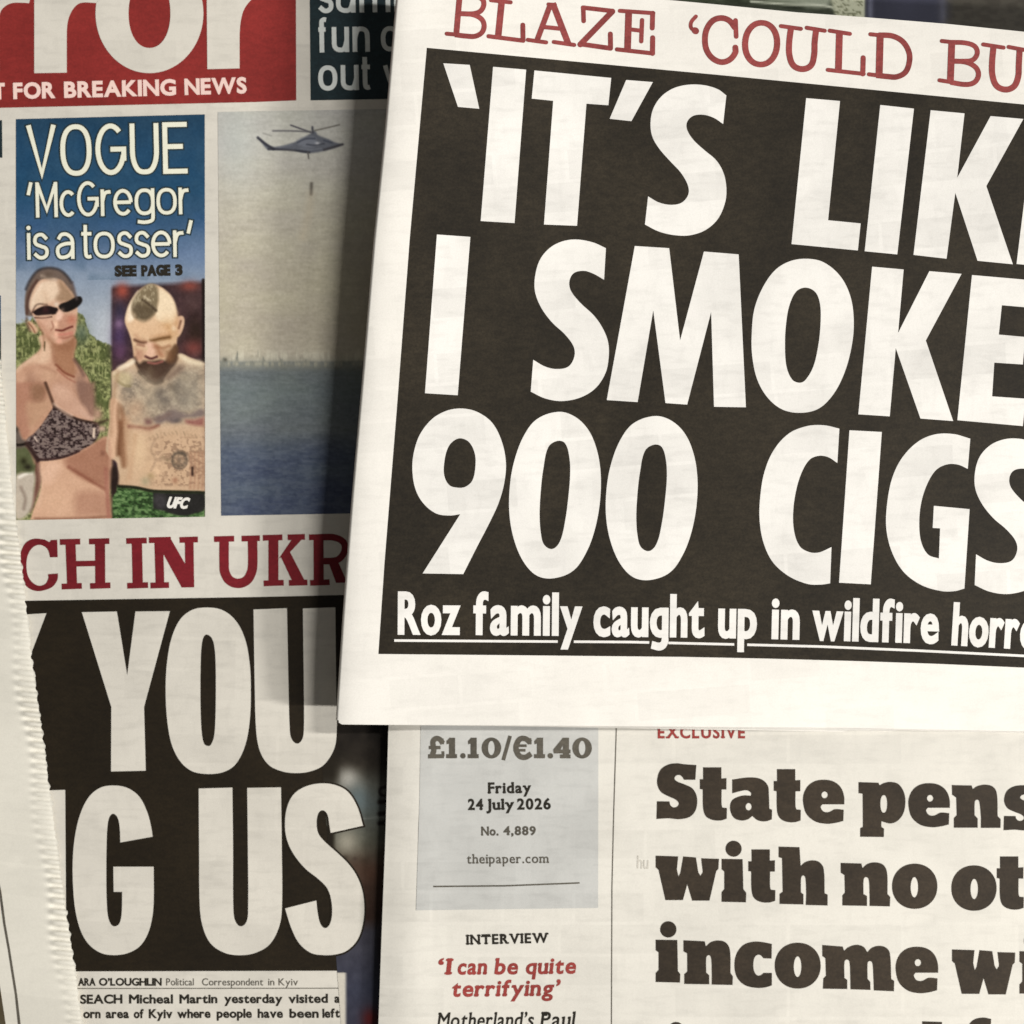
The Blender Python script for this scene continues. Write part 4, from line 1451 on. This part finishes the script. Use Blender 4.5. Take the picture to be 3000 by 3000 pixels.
sh = lambda p: F7(np.stack([p[:, 0] + 576, p[:, 1] + 25 - (p[:, 1] - 1030) / 1000 * 15], 1))
O2o = poly('640,118 740,140 840,225 900,350 918,500 905,640 865,790 800,920 710,1010 600,1036 490,1015 400,940 340,830 312,690 310,560 325,420 375,290 450,185 540,132', F8)
O2i = poly('632,290 690,318 717,390 720,500 707,630 677,760 630,840 595,857 550,837 517,760 508,640 513,520 533,400 575,313', F8)
C_1 = poly('832,1130! 820,1335! 765,1300 710,1292 655,1315 608,1390 575,1495 557,1620 562,1740 595,1830 650,1865 710,1868 785,1836! 777,2052! 715,2060 640,2055 530,2009 435,1925 380,1810 357,1680 360,1540 385,1390 440,1260 530,1160 640,1115 740,1110', F8)
G_2 = poly('1612,1190! 1597,1370! 1540,1345 1475,1343 1410,1375 1360,1450 1322,1560 1308,1680 1318,1800 1360,1880 1425,1904! 1432,1724! 1388,1722! 1395,1590! 1608,1610! 1577,2083! 1520,2098 1440,2098 1320,2062 1214,1983 1145,1865 1112,1730 1115,1590 1145,1430 1205,1305 1300,1208 1400,1165 1510,1162', F8)
N2.ink('headline_lettering', shapes_tri(
    plus(straight('212,398 378,408 438,684 304,672', F3)), plus(straight('525,420 733,438 660,1403 447,1390', F3)),
    plus(straight('785,443 1268,490 1250,662 1112,652 1053,1420 845,1412 903,634 768,620', F3)), plus(straight('1362,503 1530,516 1395,762 1258,747', F3)),
    plus(poly(S_l1, F3)),
    plus(straight('562,617 775,635 700,1385 905,1405 887,1575 470,1535', F4)), plus(straight('1028,660 1240,683 1135,1600 930,1580', F4)),
    plus(straight('1345,693 1558,713 1512,1118 1722,730 1928,748 1695,1170 1862,1662 1640,1640 1500,1212 1445,1627 1237,1603', F4)),
    plus(straight('1995,765 2400,800 2385,975 2185,958 2170,1130 2360,1145 2345,1315 2150,1300 2130,1500 2330,1518 2312,1700 1885,1660', F4)),
    plus(straight('1280,687 1378,694 1341,1158 1245,1152')), plus(F7(S2p)),
    plus(straight('1545,42 1750,55 1815,605 1957,75 2164,92 2207,1003 2017,1000 2000,435 1857,987 1728,978 1655,425 1562,972 1378,960', F7)),
    [('+', O2o), ('-', O2i)],
    plus(straight('1027,165 1215,182 1182,560 1368,192 1560,208 1347,605 1510,1085 1315,1070 1168,650 1132,1057 945,1045', F8)),
    plus(straight('1622,215 1965,245 1950,408 1800,395 1782,570 1940,584 1925,748 1755,737 1742,938 1942,952 1925,1115 1535,1080', F8)),
    [('+', nine_o), ('-', nine_i)], [('+', poly(z_o, F7)), ('-', poly(z_i, F7))], [('+', poly(z_o, sh)), ('-', poly(z_i, sh))],
    plus(C_1), plus(straight('892,1140 1085,1150 1019,2058 830,2048', F8)), plus(G_2), plus(F8(S3p))), 'paper_lit', 2, bp)


def rule_y(x):
    return np.interp(x, [1155, 1850, 2151, 2400, 2686, 3000, 3400], [1876.5, 1881, 1888, 1894, 1906, 1921.5, 1942])


segs = []
for x0, x1 in ((1155, 1634), (1681, 1902), (1958, 2151), (2189, 3600)):
    xs = np.linspace(x0, x1, max(3, int((x1 - x0) / 40)))
    segs.append(plus(np.array([(x, rule_y(x) - 3.6) for x in xs] + [(x, rule_y(x) + 3.6) for x in xs[::-1]])))
N2.ink('rule_line', shapes_tri(*segs), 'paper_lit', 2, bp)


N2.ink('subheading_lettering', type_words([
    ('Roz', 1165, 1855, 1347, 1856), ('family', 1386, 1856, 1704, 1859), ('caught', 1738, 1860, 2064, 1864), ('up', 2103, 1865, 2217, 1867),
    ('in', 2259, 1868, 2342, 1870), ('wildfire', 2379, 1871, 2750, 1882), ('horror', 2787, 1886, 3088, 1904)], 121, bold=4.7, gap=0.12, single_g=True), 'paper_lit', 2, bp)

# ================================================================== 3. paper with the slab headline, lower right
N3 = Newspaper('cream newspaper at the lower right with a slab State pens headline and price column', H_paper, (2300, 2600))
lf = [(float(np.interp(y, LEFT3[:, 1], LEFT3[:, 0])), y) for y in np.linspace(1250, 3300, 40)]
out3 = np.array(lf + [(3880, 3300), (3900, 1250)], float)
N3.sheet('front_page', out3, 'paper_cream', 0.0, 0.12, 30)
for k in range(4):
    o = out3.copy()
    o[:, 0] += np.where(o[:, 0] < 1300, 2.0 + 1.2 * k, 0)
    N3.sheet('inner_page', o, 'paper_cream', 0.45 + 0.5 * k, 0.3, 60)
pp = N3.ink('price_panel', quad('1236,1900 1750,1900 1753,2150 1753,2350 1752.5,2660 1219,2667 1229,2350'), 'grey_tint', 1)
PF = frame(1200, 2100, .33644)


def one(x):
    return bars(PF, ('%d,182 %d,362' % (x + 52, x + 52), 54), ('%d,343 %d,343' % (x, x + 96), 36)) + plus(straight('%d,212 %d,182 %d,182 %d,224 %d,240' % (x + 2, x + 30, x + 60, x + 60, x + 4), PF))


def nought(x, w=170):
    return [('+', ell(x + w / 2, 272, w / 2, 92, PF)), ('-', ell(x + w / 2, 272, w * 0.17, 62, PF))]


N3.ink('price_lettering', shapes_tri(
    bars(PF, ('290,232 262,196 228,190 204,220 212,290 196,345', 46, 'c'), ('162,345 300,343', 36), ('168,268 270,268', 30), ('290,300 292,345', 26), ('280,190 284,240', 34)),
    one(318), plus(ell(465, 340, 24, 24, PF)), one(506), nought(628), bars(PF, ('876,166 816,378', 32)),
    bars(PF, ('1052,226 1010,192 960,196 930,250 932,300 962,345 1010,352 1060,322', 48, 'c'), ('1046,186 1048,240', 30), ('905,252 1020,252', 24), ('905,292 1010,292', 24)),
    one(1084), plus(ell(1226, 340, 24, 24, PF)),
    bars(PF, ('1362,182 1362,362', 54), ('1310,345 1402,345', 34), ('1255,302 1402,302', 34)) + plus(straight('1335,182 1365,182 1310,300 1252,306 1252,284', PF)),
    nought(1418)), 'grey_small', 2, pp)
N3.ink('date_lettering', type_words([('Friday', 1430, 2324, 1556, 2322), ('24', 1371, 2372, 1416, 2372), ('July', 1425, 2372, 1506, 2371), ('2026', 1515, 2371, 1614, 2370)], 31, bold=1.6, gap=0.15, slab=0.07), 'black_small', 2, pp)
N3.ink('issue_lettering', type_words([('No.', 1410, 2447, 1461, 2447), ('4,889', 1475, 2446, 1570, 2446)], 25, bold=1.3, gap=0.15, slab=0.06), 'grey_small', 2, pp)
N3.ink('website_lettering', type_words([('theipaper.com', 1368, 2530, 1607, 2528)], 28, bold=0.5, gap=0.13, slab=0.06), 'grey_small', 2, pp)
N3.ink('rule_line', quad('1269.5,2595 1480,2593 1698,2584.5 1698,2589 1480,2597.5 1269.5,2599.5'), 'grey_small', 2, pp)
N3.ink('column_rule', quad('1805,1900 1804.5,2130 1797,2369 1791.5,2600 1789,3280 1792,3280 1794.5,2600 1800,2369 1807.5,2130 1808,1900'), 'grey_small', 1)
N3.ink('section_lettering', join([type_words([('INTERVIEW', 1367, 2767, 1606, 2761)], 28, bold=1.5, gap=0.19, slab=0.09)]), 'black_small', 1)
N3.ink('quote_lettering', type_words([('‘I', 1280, 2855, 1320, 2854), ('can', 1339, 2854, 1425, 2853.5), ('be', 1448, 2853.5, 1516, 2853), ('quite', 1539, 2853, 1686, 2851), ('terrifying’', 1322, 2919, 1638, 2916)], 46, bold=2.0, shear=0.14, gap=0.13, slab=0.06), 'red_brick', 1)
N3.ink('caption_lettering', type_words([('Motherland’s', 1281, 3010, 1562, 3008), ('Paul', 1583, 3008, 1682, 3007)], 44, bold=0.9, shear=0.14, gap=0.12, slab=0.05), 'black_small', 1)
N3.ink('kicker_lettering', type_words([('EXCLUSIVE', 1927, 2162, 2183, 2162)], 34, bold=1.6, gap=0.2, slab=0.09), 'red_brick', 1)

CA = frame(1900, 2220, .31056)
CB = frame(2450, 2240, .28468)
CC = frame(1900, 2440, .31056)
CD = frame(2440, 2480, .28986)
CE = frame(1900, 2680, .31056)
CF = frame(2440, 2720, .28986)


def moved(f, ax, ay, bx, by, sx=1.0, sy=None):
    """A letter read at (ax, ay) set again at (bx, by)."""
    sy = sx if sy is None else sy
    return lambda p: f(np.stack([(p[:, 0] - ax) * sx + bx, (p[:, 1] - ay) * sy + by], 1))


gS = '452,68! 442,208! 335,208! 318,180 290,163 258,172 246,198 275,225 340,250 410,285 450,345 460,420 440,505 385,560 290,580 190,572 75,578! 80,410! 198,412! 208,448 238,468 272,458 286,430 255,395 190,365 120,325 85,260 84,190 112,115 175,68 260,52 350,62'
gt = '515,90! 688,90! 688,196! 736,192! 735,300! 690,300! 690,440 698,470! 740,474! 738,576! 680,592 600,586 540,550 516,480 512,300! 485,295! 485,202! 516,202!'
ga = '790,205! 950,185 1060,200 1125,260 1136,350 1140,480! 1166,490! 1164,582! 1100,601 1030,590 980,550! 940,580 880,593 810,570 775,510 770,450 790,400 840,370 900,355 968,358! 965,330 930,308 880,312 790,336!'
ge = '1848,440! 1640,440! 1625,465 1650,505 1700,512 1760,485 1842,490! 1838,597! 1760,616 1670,623 1570,600 1490,530 1460,430 1462,350 1500,270 1570,220 1660,207 1750,225 1815,280 1845,360'
gw = '68,215 280,222 268,345 283,412 300,380 328,222 448,232 470,370 490,405 512,370 497,240 665,245 660,340 640,360 575,640 412,640 366,485 325,635 160,635 95,350 68,325'
gi = '68,235! 272,238! 278,530! 300,560! 298,640! 68,635! 68,550! 95,520! 95,355! 68,335!'


def e_glyph(f):
    return [('+', poly(ge, f)), ('-', ell(1662, 350, 29, 31, f))]


def i_glyph(f):
    return [('+', poly(gi, f)), ('+', ell(187, 138, 77, 77, f))]


eB = moved(CB, 1460, 208, 745, 192, 425 / 388, 453 / 415)
eF = moved(CF, 1460, 208, 638, 186, 427 / 388, 469 / 415)
N3.ink('headline_lettering', shapes_tri(
    plus(poly(gS, CA)), plus(poly(gt, CA)), [('+', poly(ga, CA)), ('-', ell(945, 462, 28, 34, CA))], plus(poly(gt, moved(CA, 0, 0, 697, 17))), e_glyph(CA),
    [('+', poly('230,180! 435,186! 446,214! 490,190 560,178 640,200 695,280 712,380 692,500 630,580 560,606 490,592 465,582! 465,640! 493,660! 490,746! 247,743! 247,655! 275,640! 272,300! 230,295!', CB)), ('-', ell(490, 405, 35, 90, CB, 40, 2.3))],
    e_glyph(eB),
    plus(poly('1190,210! 1395,215! 1405,252! 1450,222 1530,206 1610,225 1652,290 1662,530! 1693,560! 1691,652! 1489,652! 1490,545! 1472,380 1450,362 1428,378 1424,520! 1456,555! 1456,650! 1211,650! 1211,550! 1240,520! 1235,340! 1193,310!', CB)),
    plus(poly(gS, moved(CB, 75, 52, 1722, 212, 388 / 385, 466 / 528))),
    plus(straight(gw, CC)), [('+', poly('690,245! 888,248! 895,530! 922,565! 920,656! 690,651! 690,560! 715,530! 715,365! 690,345!', CC)), ('+', ell(803, 150, 76, 76, CC))],
    plus(poly(gt, moved(CC, 0, 0, 457, 66))),
    plus(poly('1228,130! 1425,135! 1436,312! 1480,275 1550,259 1610,275 1652,335 1662,570! 1690,582! 1690,686! 1484,681! 1488,570! 1480,425 1460,402 1441,420 1438,560! 1462,580! 1462,676! 1237,671! 1237,575! 1266,555! 1260,240! 1228,230!', CC)),
    plus(poly('80,165! 290,172! 300,218! 350,176 430,160 510,185 548,260 553,480! 581,510! 577,606! 372,601! 372,490! 362,330 335,310 313,328 310,480! 346,500! 346,601! 97,596! 97,495! 122,465! 118,290! 80,265!', CD)),
    [('+', ell(828, 402, 229, 229, CD, 50, 2.1)), ('-', ell(825, 412, 38, 102, CD))],
    [('+', ell(1427, 420, 229, 230, CD, 50, 2.1)), ('-', ell(1430, 430, 38, 102, CD))],
    plus(poly(gt, moved(CD, 515, 90, 1690, 100, 1.0714))),
    i_glyph(CE),
    plus(poly('330,240! 530,250! 542,298! 590,257 660,242 730,262 768,330 774,550! 796,580! 793,663! 597,659! 598,560! 590,405 568,382 546,402 545,545! 573,570! 573,656! 338,653! 338,560! 366,535! 365,365! 330,345!', CE)),
    plus(poly('1164,275! 1161,414! 1085,411! 1062,385 1035,378 1003,400 989,470 1000,540 1030,572 1062,568 1085,548! 1164,548! 1164,667! 1100,686 1020,690 910,665 835,590 811,480 830,370 895,285 990,254 1080,258', CE)),
    [('+', ell(1408, 480, 217, 217, CE, 50, 2.1)), ('-', ell(1407, 490, 36, 97, CE))],
    plus(poly('-106,167! 100,183! 114,226! 160,188 240,165 310,185 350,240! 395,195 470,175 540,195 577,250 591,510! 621,530! 618,636! 415,627! 412,530! 400,350 375,330 353,347 352,510! 379,540! 381,622! 179,616! 178,520! 168,335 142,315 119,335 118,500! 146,520! 146,613! -100,610! -95,505! -69,478! -75,301! -106,280!', CF)),
    e_glyph(eF), plus(straight(gw, moved(CF, 68, 215, 1205, 212, 1.0714))), i_glyph(moved(CF, 68, 235, 1887, 230, 1.0714)),
    plus(ell(1981, 3018, 24, 24)), plus(straight('2702,2992 2760,2994 2762,3120 2704,3120')), plus(poly('2834,3080! 2836,3010 2852,2988 2880,2981 2904,2985! 2902,3020! 2880,3030 2878,3080!'))), 'black_slab', 1)
N3.ink('show_through_lettering', type_words([('hu', 1866, 2544, 1900, 2545)], 38, bold=0.5), 'ghost', 1)

# ================================================================== 4. paper at the left edge with a crimped cut edge
N4 = Newspaper('blank margin of a newspaper with a crimped saw-tooth cut edge at the left', H_crimped, (-300, 2200))
yy = np.arange(500, 3300, 3.0)
ex_ = np.interp(yy, CRIMP[:, 1], CRIMP[:, 0])
ph = 2 * math.pi * (yy + 5 * np.sin(yy / 95.0) + 3 * np.sin(yy / 37.0)) / 29.0
saw = 1.3 * np.sin(ph + 0.6) + 2.0 * np.sin(yy / 7.3) * np.sin(yy / 51.0) + 1.0 * np.sin(yy / 4.1) * np.sin(yy / 33.0) + 0.5 * rng.standard_normal(len(yy)) + 2.0 * np.sin(yy / 23.0) * np.sin(yy / 170.0)
edge4 = np.stack([ex_ + saw, yy], 1)
out4 = np.concatenate([edge4, np.array([(-900, 3320), (-960, 500)], float)])
gx, gy = np.meshgrid(np.arange(0, 92, 5.0), np.arange(505, 3290, 4.0))
ext = np.stack([np.interp(gy.ravel(), CRIMP[:, 1], CRIMP[:, 0]) - 6 - gx.ravel(), gy.ravel()], 1)
N4.sheet('front_page', out4, 'paper_edge', 0.0, 0.12, 30, extra=ext)
for k in range(3):
    o = out4.copy()
    o[:len(edge4), 0] += -2.5 - 2.5 * k + 1.8 * np.sin(yy / 11.0 + k * 2)
    N4.sheet('inner_page', o, 'paper_edge', 1.3 + 0.3 * k, 0.14, 60)
N4.ink('rule_line', fill(plus(np.array([(-29, 2500), (-3.5, 2611), (9.5, 2707), (22.5, 2780), (43.5, 2914), (52.5, 3000), (79, 3240), (87, 3240), (60.5, 3000), (50.5, 2914), (29.5, 2780), (16.5, 2707), (4.0, 2611), (-21, 2500)], float)), 40), 'grey_small', 1)
pc = Picture((-420, 2480), (-62, 2480), (50, 3220), (-420, 3220), 9)
pc.vgrad([(2480, (70, 62, 44)), (3220, (84, 74, 54))])
pc.c += ((pc.noise(30, 60, 81, 3) - .5) * 40)[:, None]
pc.build('picture', N4, 1)

# ================================================================== 5. picture page behind the top edge
N5 = Newspaper('newspaper with a navy and green picture page behind the top edge', H_under, (2600, 0))
out5 = np.array([(1560, -900), (3700, -760), (3640, 760), (1500, 620)], float)
N5.sheet('front_page', out5, 'paper_white', 0.0, 0.12, 60)
N5.sheet('inner_page', out5 + np.array([4, 5.]), 'paper_white', 0.4, 0.9, 120)
b = Picture((1640, -420), (3500, -420), (3500, 420), (1640, 420), 5)
bn, bm = b.noise(26, 12, 91, 3), b.noise(9, 5, 92, 2)
b.vgrad([(-420, (70, 84, 60)), (-20, (86, 98, 70)), (14, (56, 62, 46)), (420, (40, 42, 34))])
b.c += ((bn - .5) * 60)[:, None]
b.mix(np.clip((1945 - b.x) / 60, 0, 1), (214, 214, 206))
b.shape('2230,-40 2300,-60 2430,-20 2420,22 2330,12 2240,-4', ID, (206, 212, 190), 8, .7)
b.line('2200,4 2300,12 2440,22 2466,62', ID, (226, 230, 208), 6, 2.5)
b.line('2060,18 2300,30 2440,44', ID, (70, 76, 62), 5, 3)
b.shape('2420,-60 2540,-60 2536,120 2470,120 2440,20', ID, (204, 206, 178), 5, smooth=False)
b.mix(np.clip((bm - .55) * 6, 0, .8) * (b.x > 2440) * (b.x < 2530), (104, 106, 78))
b.shape('2536,-420! 3500,-420! 3500,420! 2532,420!', ID, (48, 49, 64), 4, smooth=False)
b.blob(2550, 30, 8, (120, 122, 140), alpha=.8, ry=60)
b.blob(2650, 10, 40, (56, 57, 74), alpha=.7, ry=50)
b.mix(np.clip((b.x - 2740) / 60, 0, 1), (52, 47, 38))
b.mix(np.clip((bn - .45) * 3, 0, .5) * (b.x > 2760), (70, 66, 56))
b.blob(2762, 40, 12, (96, 98, 116), alpha=.6, ry=50)
b.build('picture', N5, 1)
